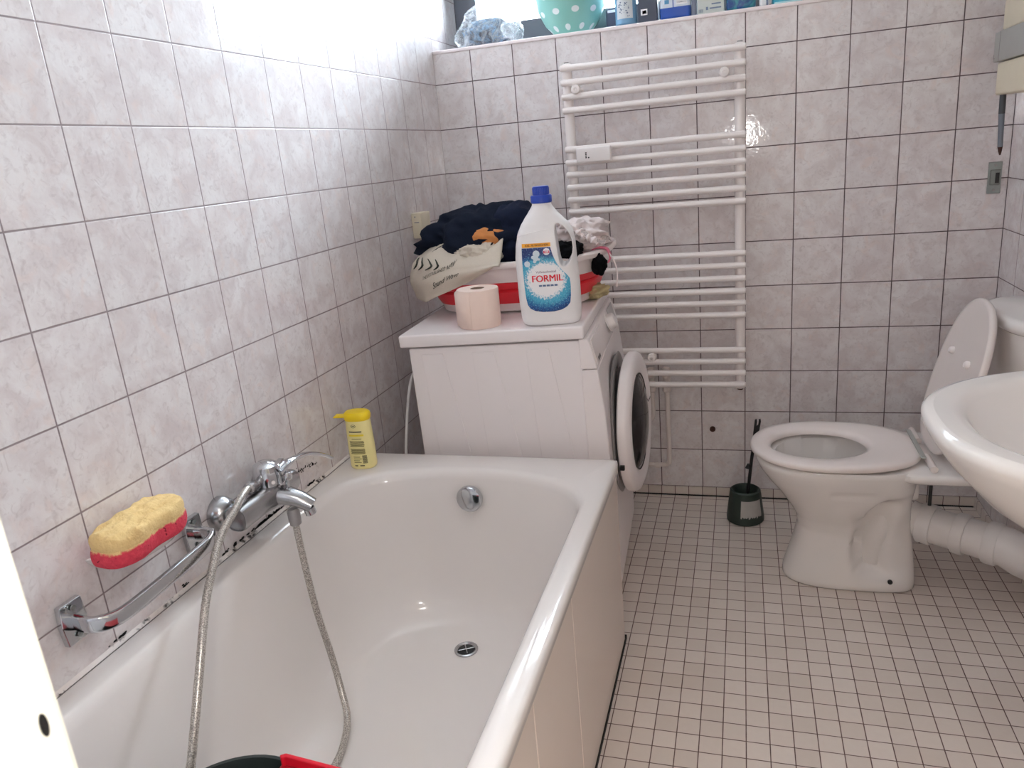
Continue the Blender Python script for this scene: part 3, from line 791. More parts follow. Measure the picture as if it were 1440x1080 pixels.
def lab_text(name, s, size, x, z, mat, bold=0, w=None, slope=.0, off=.0018):
    bm = B(); VF = text2d(s, size, 0, 0, w)
    for k, d in enumerate((0,) if not bold else (-bold, 0, bold)):
        add_flat(bm, VF, lambda a, b: bmap(x + a + d, z + b + slope * a, off + .00005 * k))
    return put(name, bm, mat, lab, local=True, smooth=False)
lab_text('brand_lettering', 'FORMIL', .0235, .004, .1215, M['redink'], .0006, .076)
lab_text('product_lettering', 'Vollwaschmittel', .0085, .002, .1385, plain('purple print', (110, 70, 110), .5), 0, .050)
lab_text('strip_lettering', 'XXL 70 WASCHEN', .0068, -.017, .2046, M['brownink'], .0002, .058)
lab_text('badge_lettering', '100', .007, .0065, .1872, M['whiteink'], .0002, None, 0, .0030)
bm = B()
for k, c in enumerate((0, 0, 0, 1, 1)): add_flat(bm, rect_grid(.0078, .0046, 2, 1, -.014 + k * .0096, .1045), lambda a, b: bmap(a, b, .0018))
put('symbol_row', bm, plain('symbol row print', (96, 116, 150), .5), lab, local=True, smooth=False)
bm = B(); add_flat(bm, disc2d(.0085, .0065, .1880), lambda a, b: bmap(a, b, .0017)); put('badge', bm, M['whiteink'], lab, local=True, smooth=False)
bm = B(); add_flat(bm, rect_grid(.015, .0062, 3, 1, .0065, .1870), lambda a, b: bmap(a, b, .0023)); put('badge_band', bm, plain('pink print', (214, 70, 100), .5), lab, local=True, smooth=False)
bm = B()
for x, z, r in ((-.0190, .184, .0085), (-.021, .173, .007), (-.028, .176, .004), (-.013, .170, .003), (-.043, .160, .0075), (-.024, .1655, .004)): add_flat(bm, disc2d(r, x, z), lambda a, b: bmap(a, b, .0016 + r * .05))
put('bubbles', bm, plain('pale bubble print', (208, 222, 230), .5), lab, local=True, smooth=False)
bm = B(); tube(bm, [bmap(-.066 + .094 * i / 16, .2265 + .014 * math.sin(PI * .5 * i / 16), -.0002) for i in range(17)], .0009, 6); put('shoulder_crease', bm, M['bottle'], db, local=True)

# laundry basket
KX, KY = .385, -.462; KZ = on_top(KX, KY) + .003
bk = empty('laundry_basket', 'white and red collapsible laundry basket full of clothes on the washing machine', 'basket', (KX, KY, KZ), (0, math.radians(-1.2), 0))
def kr(z, hx, hy, n=3.0): return ring(0, 0, z, hx, hy, n, 72)
bm = B(); loft(bm, [kr(.0, .215, .185), kr(.004, .225, .195), kr(.028, .232, .202), kr(.030, .226, .196), kr(.006, .215, .185), kr(.005, .02, .02)], True, True); put('base', bm, M['whitebasket'], bk, local=True)
bm = B(); loft(bm, [kr(.026, .233, .203), kr(.038, .240, .210), kr(.060, .249, .219), kr(.066, .242, .212), kr(.070, .250, .220), kr(.092, .259, .229), kr(.094, .253, .223), kr(.066, .237, .207), kr(.030, .227, .197)], False, False); put('folding_wall', bm, M['red'], bk, local=True)
bm = B(); loft(bm, [kr(.088, .256, .226), kr(.090, .262, .232), kr(.128, .268, .238), kr(.130, .285, .255), kr(.134, .288, .258), kr(.142, .288, .258), kr(.147, .284, .254), kr(.147, .268, .238), kr(.142, .264, .234), kr(.092, .255, .225)], False, False); put('rim', bm, M['whitebasket'], bk, local=True)
ZRIM = KZ + .147

def blob(name, mat, c, s, seed, amp=.18, freq=6, ridge=.5, n=3, rot=0, sub=5, flat=None, fold=(1, .35, .9)):
    """crumpled cloth heap: an ellipsoid pushed in and out along long folds"""
    bm = B(); bmesh.ops.create_icosphere(bm, subdivisions=sub, radius=1)
    S = Vector(s); sv = Vector((seed * 3.1, seed * 1.7, seed * .9))
    for v in bm.verts:
        d = v.co.normalized()
        q = Vector((d.x * fold[0], d.y * fold[1], d.z * fold[2])) * freq * .35 + sv
        w = noise.noise(q * .8) * 1.2
        r = noise.noise(q + Vector((w, w * .7, -w)))
        rid = 1 - abs(r) * 2.2
        f = 1 + amp * (noise.noise(d * 1.6 + sv) * 1.1 + ridge * (rid - .5)) + amp * .22 * (1 - 2 * abs(noise.noise(q * 2.6 + sv)))
        v.co = Vector((d.x * S.x, d.y * S.y, d.z * S.z)) * f
        if flat is not None and v.co.z < flat: v.co.z = flat + (v.co.z - flat) * .15
    bm.transform(Matrix.Translation(c) @ Matrix.Rotation(rot, 4, 'Z'))
    return put(name, bm, mat, None, (c[0], c[1], c[2] + (flat if flat is not None else -s[2])), angle=180)
tag(blob('sweatshirt', M['navy'], (.300, -.480, 1.040), (.190, .190, .108), 4, .20, 7, .5, rot=.3), 'crumpled navy sweatshirt heaped on the left of the laundry basket', 'clothing')
tag(blob('trousers', M['navy2'], (.410, -.520, 1.045), (.110, .130, .098), 9, .16, 6, .5), 'dark navy trousers heaped behind the detergent bottle', 'clothing')
tag(blob('garment', M['orange'], (.352, -.640, 1.058), (.060, .030, .032), 2, .12, 4, .4, rot=.25), 'orange tan garment peeking out between navy and beige clothes', 'clothing')
tag(blob('sock', M['blackcloth'], (.560, -.640, 1.012), (.055, .050, .030), 5, .25, 6, .5), 'black sock lying on basket rim behind the bottle handle', 'clothing')
tag(blob('towel', M['whitecloth'], (.560, -.480, 1.035), (.090, .120, .050), 12, .3, 10, .8, rot=-.2), 'rumpled white towel on the right of the laundry basket', 'towel')
# gauze scarf with a knotted edge running down to the right rim
bm = B(); rows = []
for j in range(9):
    v = j / 8; row = []
    for i in range(25):
        u = i / 24
        x = .500 + .165 * u; y = -.60 + .19 * v + .02 * math.sin(5 * u + 2); z = 1.115 - .085 * u - .075 * u * (v - .3) ** 2 + .006 * math.sin(17 * u + 9 * v) - .02 * v * (1 - u)
        row.append((x, y, z))
    rows.append(row)
loft(bm, rows, closed=False)
o = put('gauze_scarf', bm, M['gauze'], None, (.58, -.52, 1.02)); mod_solid(o, .002)
tag(o, 'sheer white scarf with knotted edge draped over the basket right end', 'scarf')
bm = B(); tube(bm, smooth_path([(.500 + .150 * u, -.607, 1.112 - .082 * u + .004 * math.sin(23 * u)) for u in [i / 12 for i in range(13)]], 5), [.008 + .0045 * math.sin(i * 1.15) for i in range(61)], 10)
put('knotted_edge', bm, M['whitecloth'], o)
# strap with pink stripe around the right rim end
bm = B()
for (x0, mt) in ((.648, 0),):
    P = smooth_path([(x0 - .02, -.560, ZRIM + .004), (x0, -.562, ZRIM + .009), (x0 + .022, -.565, ZRIM + .004), (x0 + .030, -.567, ZRIM - .018), (x0 + .024, -.568, ZRIM - .032)], 6)
    loft(bm, [[p + Vector((0, -.014, 0)) for p in P], [p + Vector((0, .014, 0)) for p in P]], closed=False)
o = put('strap', bm, M['pinkstrap'], None, (.66, -.565, .99)); mod_solid(o, .003); tag(o, 'pink bra strap looped over right end of basket rim', 'strap')
bm = B(); P = smooth_path([(.676, -.575, ZRIM - .006), (.690, -.578, ZRIM - .03), (.697, -.580, ZRIM - .06), (.694, -.580, ZRIM - .10)], 6); tube(bm, P, .0022, 8)
put('cord_end', bm, M['whitecloth'], o)
tag(blob('glove', M['blackcloth'], (.652, -.600, .970), (.020, .022, .030), 7, .25, 5, .4, sub=4), 'small black cloth hanging over basket rim beside the pink strap', 'clothing')
tag(blob('rag', M['khaki'], (.610, -.500, KZ + .024), (.040, .050, .024), 8, .32, 9, .8, sub=4, flat=-.018), 'yellowish rag crumpled on washing machine under right end of basket', 'rag')

# beige shirt hanging over the rim
def shirt_pt(th, s, off=0):
    """th: angle round the basket (rad); s: 0 inside the heap .. .3 over the rim .. 1 hem"""
    dg = math.degrees(th)
    hang = .004 + .100 * min(1, max(0, (dg - 172) / 26)) ** .6 * min(1, max(0, (272 - dg) / 46)) ** .9
    hx, hy, n = .291 + off, .261 + off, 3.0
    c, q = math.cos(th), math.sin(th)
    r = (abs(c / hx) ** n + abs(q / hy) ** n) ** (-1 / n)
    tw = .006 * math.sin(th * 9 + s * 2)
    if s < .3:
        t = s / .3; rr_ = r * (.62 + .38 * t); z = ZRIM + .036 + (.022 + .006 * max(0, (dg - 235) / 40)) * (1 - t) - .030 * t * t + .012 * math.sin(th * 17 + 5 * t) * (1 - t) + .005 * math.sin(th * 31 + 9 * t) * (1 - t)
        z += off
    else:
        t = (s - .3) / .7; a = min(1, t / .12)
        rr_ = r + .010 * math.sin(a * PI / 2) + .018 * math.sin(PI * min(1, t)) ** 2 * .6 + tw * t; z = ZRIM + .006 - .006 * a - hang * t + off * 0
    x = KX + rr_ * c; y = KY + rr_ * q
    return Vector((max(.022 + off, x), y, z))
bm = B(); rows = []
for j in range(36):
    rows.append([shirt_pt(math.radians(172 + 103 * i / 60), j / 35) for i in range(61)])
loft(bm, rows, closed=False)
sh = put('shirt', bm, M['beige'], None, (.15, -.62, .88), angle=180); mod_solid(sh, .003)
tag(sh, 'beige printed t-shirt hanging over front left rim of the laundry basket', 'clothing')
def shirt_txt(name, txt, size, th0, s0, slope=0, bold=0, shear=0, w=None):
    bm = B(); rad = .29
    def f(a, b):
        th = th0 + a / rad; b2 = b + slope * a
        return shirt_pt(th, s0 - b2 / .100 * .7, .0030)
    add_flat(bm, text2d(txt, size, bold, shear, w), f); return put(name, bm, M['ink'], sh, smooth=False)
shirt_txt('print_lettering', 'THE ESTABLISHED NEW', .015, math.radians(238), .43, .34, 0, 0, .098)
shirt_txt('script_lettering', 'Sound Wave', .028, math.radians(243.5), .66, .34, 0, .5, .080)
bm = B()
for k, (a0, w) in enumerate(((215, .9), (221, 1.2), (227, .8), (209, .8))):
    P = [shirt_pt(math.radians(a0 + 6 + 4 * math.sin(3.2 * t) * w + 3 * t), .27 + .11 * t, .0032) for t in [i / 12 for i in range(13)]]
    tube(bm, P, [.0022 * (1 - abs(2 * i / 12 - 1)) + .0012 for i in range(13)], 6)
put('print_swirls', bm, M['ink'], sh)

tagb = blob('bunched_fold', M['beige'], (.330, -.668, 1.020), (.066, .034, .036), 15, .22, 8, .7, rot=.2)
tagb.parent = sh; tagb.matrix_parent_inverse = MW[sh.name].inverted()
# wall box behind the basket
bm = B(); box(bm, .0005, .034, -.352, -.272, 1.045, 1.126, .003)
ws = put('switch_box', bm, M['cream'], None, (0, -.31, 1.045)); tag(ws, 'cream switch box on left wall beside the laundry basket', 'switch box')
bm = B(); box(bm, .010, .026, -.3535, -.351, 1.095, 1.098); box(bm, .012, .016, -.3535, -.351, 1.112, 1.116); put('face_marks', bm, M['graypl'], ws, smooth=False)

# ------------------------------------------------------------------ towel radiator
rd = empty('towel_radiator', 'white tubular towel radiator with wide gaps mounted on back wall', 'radiator', (.753, -.06, .45))
for x in (.482, 1.021):
    bm = B(); lathe(bm, [(.010, -.006), (.016, -.004), (.0165, 0), (.0165, 1.088), (.016, 1.094), (.009, 1.097)], (x, -.062, .448), (0, 0, 1), 20); put('post', bm, M['radpaint'], rd)
    bm = B(); lathe(bm, [(.0001, 0), (.008, 0), (.008, .006), (.0001, .006)], (x, -.062, 1.543), (0, 0, 1), 12); put('vent_plug', bm, M['graypl'], rd)
    bm = B(); lathe(bm, [(.0001, 0), (.009, 0), (.012, .006), (.0001, .006)], (x, -.062, .437), (0, 0, 1), 14); tag(put('drain_plug', bm, M['rust'], rd), 'dark plug at foot of post')
bars = [1.529, 1.485, 1.442, 1.400, 1.278, 1.236, 1.197, 1.156, 1.115, 1.075, .910, .870, .828, .786, .746, .706, .585, .545, .504, .462]
proto = None
for z in bars:
    if proto is None:
        bm = B(); lathe(bm, [(.007, .0), (.0100, .003), (.0102, .010), (.0102, .565), (.0100, .572), (.007, .575)], (.4645, -.0865, z), (1, 0, 0), 16); proto = put('bar', bm, M['radpaint'], rd); pz = z
    else:
        c = proto.copy(); COL.objects.link(c); c.parent = rd; c.location = (0, 0, z - pz)
for x, z in ((.515, 1.462), (.976, 1.463), (.727, .564)):
    bm = B(); lathe(bm, [(.008, .0), (.008, .078), (.0145, .080), (.0155, .096), (.013, .104), (.005, .106), (.004, .103), (.0001, .103)], (x, -.0005, z), (0, -1, 0), 20); put('wall_bracket', bm, M['radpaint'], rd)
# small electronic gauge clipped to the bars
hg = empty('heat_meter', 'small white heat meter clipped on the radiator bars', 'meter', (.565, -.10, 1.23))
bm = B(); box(bm, .508, .622, -.123, -.098, 1.233, 1.281, .005, 3); put('case', bm, M['plastic'], hg)
bm = B()
for z, w in ((1.262, .004), (1.257, .004), (1.252, .004), (1.247, .004)): box(bm, .5385, .5385 + w + .001, -.1236, -.1228, z, z + .0036)
lathe(bm, [(.0025, 0), (.0025, .0005)], (.5495, -.1230, 1.2485), (0, -1, 0), 12)
put('display_digits', bm, M['dark'], hg, smooth=False)
# heating pipes
for k, (x, pts) in enumerate(((.717, [(.717, -.055, .46), (.719, -.05, .37), (.719, -.045, .335), (.712, -.04, .318), (.690, -.038, .312), (.60, -.036, .310)]), (.771, [(.771, -.055, .46), (.772, -.05, .34), (.772, -.045, .165), (.766, -.042, .145), (.745, -.04, .136), (.60, -.036, .133)]))):
    e_ = empty('heating_pipe', ('shorter' if k == 0 else 'longer') + ' white heating pipe leading down from radiator valves to behind the machine', 'pipe', (x, -.05, pts[-1][2]))
    bm = B(); tube(bm, smooth_path(pts, 5), .0085, 14); put('pipe', bm, M['pipe'], e_)
    bm = B(); lathe(bm, [(.010, 0), (.015, .004), (.015, .030), (.012, .034), (.012, .052), (.0155, .056), (.0155, .085), (.011, .090)], (x, -.055, .425), (0, 0, 1), 16); put('valve', bm, M['pipe'], e_)
    if k: 
        bm = B(); lathe(bm, [(.010, 0), (.0115, .003), (.0115, .016), (.010, .019)], (.738, -.040, .1335), (-1, 0, 0), 14); put('coupling', bm, M['pipe'], e_)
# rusty stub in the wall
bm = B(); lathe(bm, [(.010, 0), (.0105, .0085), (.0085, .0125), (.003, .013), (.002, .008)], (.925, .002, .266), (0, -1, 0), 10)
tag(put('pipe_stub', bm, M['rust'], None, (.925, 0, .255)), 'rusty round pipe stub in back wall tile below the radiator', 'pipe stub')

# ------------------------------------------------------------------ toilet brush
tb = empty('toilet_brush_set', 'dark green toilet brush holder with peeling label on the floor', 'toilet brush', (1.038, -.175, 0))
bm = B(); lathe(bm, [(.058, .0005), (.062, .004), (.062, .018), (.052, .100), (.050, .112), (.044, .116), (.040, .110), (.044, .02), (.0001, .018)], (1.038, -.175, 0), (0, 0, 1), 40, True, False); put('holder', bm, M['green'], tb)
bm = B(); tube(bm, [(1.040, -.175, .03), (1.058, -.168, .22), (1.073, -.160, .33)], [.006, .0055, .006], 10)
tube(bm, [(1.048, -.172, .19), (1.0495, -.171, .205)], [.011, .006], 10)
bh = put('brush_handle', bm, M['dark'], tb)
bm = B()
prism(bm, [(-.011, 0), (.011, 0), (.013, .052), (.010, .060), (.004, .058), (.004, .040), (-.002, .034), (-.002, .052), (-.006, .060), (-.012, .056)], lambda u, v, k: (1.071 + u * .8 + v * .12, -.164 + k * .006, .305 + v))
put('handle_hook', bm, M['dark'], bh, smooth=False)
bm = B(); rows = []
for j in range(8):
    z = .030 + .060 * j / 7; r = .0615 - .010 * (z - .018) / .082 + .0008
    rows.append([(1.038 + r * math.cos(a), -.175 + r * math.sin(a), z - (.010 * abs(math.sin(i * 1.9)) if j == 0 else 0)) for i, a in ((i, math.radians(255 + 75 * i / 14)) for i in range(15))])
loft(bm, rows, closed=False); tag(put('label', bm, M['paperlabel'], tb), 'torn grey paper label')

# ------------------------------------------------------------------ toilet
TY = -.495
wc = empty('toilet', 'white floor standing toilet with lid raised against the cistern', 'toilet', (1.33, TY, 0))
def trg(x0, x1, hw, z, n=2.6, N=200, bow=0.0):
    """plan ring, blunt at the back, rounded at the front"""
    out = []; cx_ = (x0 + x1) / 2; hx_ = (x1 - x0) / 2
    for i in range(N):
        t = 2 * PI * i / N; c, s = math.cos(t), math.sin(t); nn = n if c < 0 else n + 1.5
        out.append((cx_ + hx_ * math.copysign(abs(c) ** (2 / nn), c), TY + hw * math.copysign(abs(s) ** (2 / nn), s), z))
    return out
bm = B()
R_ = [trg(1.148, 1.497, .094, .0005), trg(1.144, 1.500, .098, .006), trg(1.146, 1.500, .098, .02), trg(1.160, 1.497, .095, .07), trg(1.176, 1.490, .092, .13), trg(1.184, 1.484, .093, .17), trg(1.178, 1.480, .102, .205), trg(1.160, 1.478, .118, .24), trg(1.130, 1.478, .137, .285), trg(1.098, 1.480, .153, .325),
      trg(1.075, 1.482, .165, .358), trg(1.066, 1.484, .170, .378), trg(1.065, 1.486, .171, .388), trg(1.070, 1.483, .168, .394), trg(1.10, 1.46, .145, .394, 2.3), trg(1.12, 1.40, .120, .385, 2.2), trg(1.125, 1.385, .112, .33, 2.1), trg(1.15, 1.36, .092, .26, 2.0), trg(1.20, 1.34, .062, .205, 2.0), trg(1.24, 1.32, .03, .185, 2.0)]
R2 = []
for a_, b_ in zip(R_, R_[1:]):
    m_ = max(1, int(abs(b_[0][2] - a_[0][2]) / .008)) if b_ in R_[:13] else 1
    for k in range(m_): R2.append([Vector(p).lerp(Vector(q), k / m_) for p, q in zip(a_, b_)])
R2.append([Vector(p) for p in R_[-1]])
HB = [(.030, 1.392), (.040, 1.362), (.067, 1.338), (.10, 1.325), (.145, 1.320), (.20, 1.332), (.268, 1.357), (.300, 1.380), (.325, 1.410)]
def hx_at(z):
    for (z0, x0), (z1, x1) in zip(HB, HB[1:]):
        if z <= z1: return x0 + (x1 - x0) * (z - z0) / (z1 - z0)
    return 9
def sst(a, b, x): t_ = max(0, min(1, (x - a) / (b - a))); return t_ * t_ * (3 - 2 * t_)
for r_ in R2[:-1]:
    for p in r_:
        if .030 < p.z < .325 and abs(p.y - TY) > .03:
            xb = hx_at(p.z); q_ = sst(-.006, .016, p.x - xb) * (1 - sst(.03, .105, p.x - xb) * .75) * sst(.030, .075, p.z) * (1 - sst(.27, .325, p.z))
            p.y -= math.copysign(.046 * q_ * min(1, (abs(p.y - TY)) / .08), p.y - TY)
        if .30 < p.z < .345 and 1.24 < p.x < 1.40:
            p.y -= math.copysign(.006 * math.exp(-((p.z - .322) / .008) ** 2) * sst(1.25, 1.275, p.x) * (1 - sst(1.36, 1.39, p.x)), p.y - TY)
loft(bm, R2, True, True)
put('bowl', bm, M['ceramic'], wc, angle=60)
# rear part: trap and outlet, rear deck under the hinges
bm = B()
tp = smooth_path([(1.365, TY, .07), (1.375, TY, .15), (1.395, TY, .23), (1.435, TY, .295), (1.47, TY, .30)], 8)
tube(bm, tp, [.044 + .032 * math.sin(PI * (.15 + .7 * i / (len(tp) - 1))) for i in range(len(tp))], 28, True, 1.06, .72)
for v in bm.verts: v.co.x += .02
tube(bm, smooth_path([(1.43, TY, .24), (1.475, TY, .20), (1.52, TY - .004, .182)], 6), .050, 24)
put('trap', bm, M['ceramic'], wc, angle=60)
bm = B(); loft(bm, [trg(1.42, 1.60, .13, .362, 4), trg(1.41, 1.63, .155, .366, 4), trg(1.40, 1.64, .165, .373, 4), trg(1.40, 1.645, .168, .380, 4), trg(1.40, 1.642, .166, .390, 4), trg(1.41, 1.63, .155, .3945, 4)], True, True); put('rear_deck', bm, M['ceramic'], wc, angle=60)
bm = B(); lathe(bm, [(.0001, 0), (.0065, 0), (.0065, .006), (.003, .009)], (1.425, TY - .0968, .040), (0, -1, .15), 12); tag(put('floor_bolt', bm, M['dark'], wc), 'dark bolt in the foot of the bowl')
bm = B(); cyl(bm, (1.505, TY - .115, .372), (1.505, TY - .115, .290), .0045, 10); tag(put('seat_bolt', bm, M['dark'], wc), 'dark threaded bolt under seat hinge')
bm = B(); box(bm, 1.25, 1.375, TY - .158, TY - .128, .300, .318, .008, 3); 
def seat_ring(x0, x1, hw, z, tail=True, N=80):
    out = []; cx_ = x0 + (x1 - x0) * .47
    for i in range(N):
        t = 2 * PI * i / N; c, s = math.cos(t), math.sin(t)
        if c < 0: x = cx_ + (cx_ - x0) * -abs(c) ** (2 / 2.15); y = hw * math.copysign(abs(s) ** (2 / 2.15), s)
        else: x = cx_ + (x1 - cx_) * abs(c) ** (2 / 3.2); y = hw * (1 - .22 * ((x - cx_) / (x1 - cx_)) ** 2) * math.copysign(abs(s) ** (2 / 3.2), s)
        out.append((x, TY + y, z))
    return out
def ell(cx_, hx_, hy_, z, N=80): return [(cx_ + hx_ * math.cos(2 * PI * i / N), TY + hy_ * math.sin(2 * PI * i / N), z) for i in range(N)]
bm.free(); bm = B()
loft(bm, [ell(1.235, .128, .107, .400), seat_ring(1.056, 1.492, .176, .400), seat_ring(1.050, 1.496, .180, .404), seat_ring(1.050, 1.496, .180, .412), seat_ring(1.056, 1.492, .175, .418), seat_ring(1.075, 1.47, .160, .4205), ell(1.235, .146, .124, .4195), ell(1.235, .135, .114, .414), ell(1.235, .128, .107, .406), ell(1.235, .128, .107, .400)])
put('seat', bm, M['seat'], wc, angle=60)
bm = B()
for y in (-.10, .10): tube(bm, [(1.503, TY + y - .045, .405), (1.503, TY + y + .045, .405)], .0095, 14)
box(bm, 1.488, 1.518, TY - .05, TY + .05, .395, .402, .002)
put('hinge', bm, M['seat'], wc)
bm = B(); box(bm, 1.480, 1.492, TY - .105, TY + .105, .4185, .4225, .001); put('hinge_strip', bm, plain('greyish strip', (150, 152, 148), .3), wc, smooth=False)
la = math.radians(75)   # lid, tipped up about the hinge
def lidpt(s, y, h): # s along the lid from the hinge, h normal to it
    return Vector((1.508 + s * math.cos(la) + h * math.sin(la), y, .405 + s * math.sin(la) - h * math.cos(la)))
bm = B()
def lidring(k, h):
    out = []
    for i in range(72):
        t = 2 * PI * i / 72; c, s = math.cos(t), math.sin(t)
        if c > 0: L_ = .215 + (.215 - k) * abs(c) ** (2 / 2.2); w = (.178 - k) * math.copysign(abs(s) ** (2 / 2.2), s)
        else: L_ = .215 - (.205 - k) * abs(c) ** (2 / 3.4); w = (.178 - k) * (1 - .20 * ((.215 - L_) / .205) ** 2) * math.copysign(abs(s) ** (2 / 3.4), s)
        out.append(lidpt(L_, TY + w, h))
    return out
loft(bm, [lidring(.012, 0), lidring(.004, -.001), lidring(0, .003), lidring(0, .010), lidring(.004, .016), lidring(.03, .019)], True, True)
ld = put('lid', bm, M['seat'], wc, angle=60)
for s, y in ((.270, .075), (.270, -.075)):
    bm = B(); lathe(bm, [(.010, 0), (.010, .006), (.007, .011), (.0001, .012)], lidpt(s, TY + y, 0), Vector((-math.sin(la), 0, math.cos(la))), 18); put('rubber_buffer', bm, M['plastic'], ld)
# cistern on the right wall
cs = empty('cistern', 'white ceramic cistern on right wall behind the raised toilet lid', 'cistern', (1.71, TY, .42))
def crg(x0, hw, z, n=3.2): 
    out = []
    for i in range(48):
        t = PI / 2 + PI * i / 47; out.append((XR - .0006 + (XR - .0006 - x0) * -abs(math.cos(t)) ** (2 / n), TY + hw * math.copysign(abs(math.sin(t)) ** (2 / n), math.sin(t)), z))
    return out
bm = B(); loft(bm, [crg(1.680, .15, .430), crg(1.668, .16, .440), crg(1.658, .172, .56), crg(1.650, .180, .755)], True, True); put('tank', bm, M['ceramic'], cs, angle=60)
bm = B(); loft(bm, [crg(1.648, .186, .756), crg(1.641, .194, .762), crg(1.641, .194, .778), crg(1.645, .190, .787), crg(1.66, .175, .7905)], True, True); put('tank_lid', bm, M['ceramic'], cs, angle=60)
bm = B(); box(bm, 1.642, 1.654, TY + .02, TY + .055, .735, .738); put('maker_mark', bm, M['graypl'], cs, smooth=False)
bm = B(); tube(bm, smooth_path([(1.72, TY, .435), (1.715, TY, .41), (1.69, TY, .36), (1.655, TY, .345), (1.61, TY, .345)], 6), .022, 20); tag(put('flush_pipe', bm, M['pvc'], None, (1.66, TY, .33)), 'white flush pipe between cistern and toilet bowl', 'pipe')

# waste pipe
wp = empty('waste_pipe', 'thick white waste pipe running from toilet outlet to right wall', 'pipe', (1.62, -.55, .12))
A_ = Vector((1.515, TY - .004, .183)); Bq = Vector((1.665, -.592, .178)); dW = (Bq - A_).normalized()
bm = B(); lathe(bm, [(.054, -.004), (.0575, 0), (.0575, .030), (.0545, .034)], A_, dW, 36); lathe(bm, [(.0500, .03), (.0500, .19)], A_, dW, 36); lathe(bm, [(.0555, .088), (.0575, .091), (.0575, .114), (.0555, .117)], A_, dW, 36); put('straight_pipe', bm, M['pvc'], wp)
bm = B(); el = smooth_path([Bq - dW * .01, Bq + dW * .035, Bq + dW * .065 + Vector((.014, .006, -.022)), Bq + dW * .070 + Vector((.050, .03, -.045)), Bq + dW * .060 + Vector((.075, .05, -.05))], 6)
tube(bm, el, .0535, 30); lathe(bm, [(.056, -.012), (.058, -.008), (.058, .016), (.056, .020)], Bq, dW, 36); put('elbow', bm, M['pvc'], wp)
bm = B(); lathe(bm, [(.0001, 0), (.012, 0), (.012, .003), (.0001, .003)], A_ + Vector((.0, -.030, -.046)), (0, -.6, -.8), 10); put('dirty_seal', bm, M['rust'], wp)

# ------------------------------------------------------------------ washbasin
bs = empty('washbasin', 'white ceramic washbasin with broad rounded rim on right wall', 'washbasin', (1.55, -1.49, .62))
def brg(hx_, hy_, z, n=2.5, cx_=XR - .0006, cy_=-1.49, N=64):
    out = []
    for i in range(N):
        t = PI / 2 + PI * i / (N - 1); c, s = math.cos(t), math.sin(t)
        out.append((cx_ - hx_ * abs(c) ** (2 / n), cy_ + hy_ * math.copysign(abs(s) ** (2 / n), s), z))
    return out
bm = B()
loft(bm, [brg(.10, .07, .615, 2.2), brg(.20, .12, .625, 2.2), brg(.285, .165, .650, 2.2), brg(.36, .205, .690, 2.3), brg(.425, .243, .740, 2.4), brg(.470, .270, .790, 2.5), brg(.492, .284, .822, 2.5), brg(.500, .290, .838, 2.5), brg(.500, .290, .846, 2.5), brg(.494, .286, .852, 2.5), brg(.484, .279, .8545, 2.5)] , True, False)
put('basin_underside', bm, M['ceramic'], bs, angle=80)
bm = B()
def full(hx0, xb, hy_, z, n=2.5, N=64):   # closed ring: rounded front, straight back at xb
    fr = brg(hx0, hy_, z, n, N=N); k = (XR - .0006 - xb)
    return [(min(x, xb), y, z) for x, y, z in fr]
loft(bm, [brg(.484, .279, .8545, 2.5), full(.462, XR - .13, .258, .8545), full(.450, XR - .135, .248, .851), full(.440, XR - .14, .240, .842), full(.41, XR - .15, .22, .80), full(.36, XR - .16, .185, .755), full(.30, XR - .18, .13, .728), full(.245, XR - .205, .05, .722)], False, True)
# back ledge against the wall
V = [bm.verts.new(p) for p in (brg(.484, .279, .8545, 2.5)[0], brg(.484, .279, .8545, 2.5)[-1])]
put('basin_inside', bm, M['ceramic'], bs, angle=80)
bm = B(); box(bm, XR - .135, XR - .0006, -1.49 - .262, -1.49 + .262, .835, .8555, .006, 3); put('tap_ledge', bm, M['ceramic'], bs)

# ------------------------------------------------------------------ cream cabinet, upper right
cb = empty('wall_cabinet', 'cream wall cabinet with grey strip at top right on right wall', 'cabinet', (1.73, -.46, 1.31))
CX0 = 1.690; CY1 = -.145
bm = B(); box(bm, CX0 + .004, XR - .0006, -.80, CY1, 1.318, 1.402, .006, 3); put('lower_box', bm, M['cream'], cb)
bm = B(); box(bm, CX0 + .010, XR - .0006, -.80, CY1 + .004, 1.482, 1.80, .006, 3); put('upper_box', bm, M['cream'], cb)
bm = B(); box(bm, CX0 - .002, XR - .0006, -.80, CY1 + .020, 1.404, 1.480, .003); st = put('grey_strip', bm, M['cabgrey'], cb)
bm = B(); box(bm, CX0 - .0026, CX0 - .0018, CY1 - .030, CY1 - .028, 1.405, 1.479); box(bm, CX0 - .0026, CX0 - .0018, CY1 + .006, CY1 + .016, 1.412, 1.4145); box(bm, CX0 - .0026, CX0 - .0018, CY1 + .013, CY1 + .016, 1.412, 1.424); put('strip_marks', bm, M['graypl'], st, smooth=False)
pn = empty('pen', 'grey pen with dark tip hanging below the cream cabinet', 'pen', (1.717, -.16, 1.165))
bm = B(); tube(bm, [(1.716, -.158, 1.180), (1.7125, -.158, 1.268)], [.0065, .0075], 14); put('barrel', bm, M['penblue'], pn)
bm = B(); lathe(bm, [(.0065, 0), (.0045, .012), (.002, .022)], (1.716, -.158, 1.180), (.06, 0, -1), 12); put('tip', bm, M['rust'], pn)
bm = B(); tube(bm, [(1.7125, -.158, 1.268), (1.7115, -.158, 1.3175)], [.0080, .0080], 14); put('clip_end', bm, plain('dark pen end', (64, 66, 70), .4), pn)
lp = empty('latch_plate', 'small grey metal latch plate screwed to back wall below the pen', 'latch', (1.752, 0, 1.04))
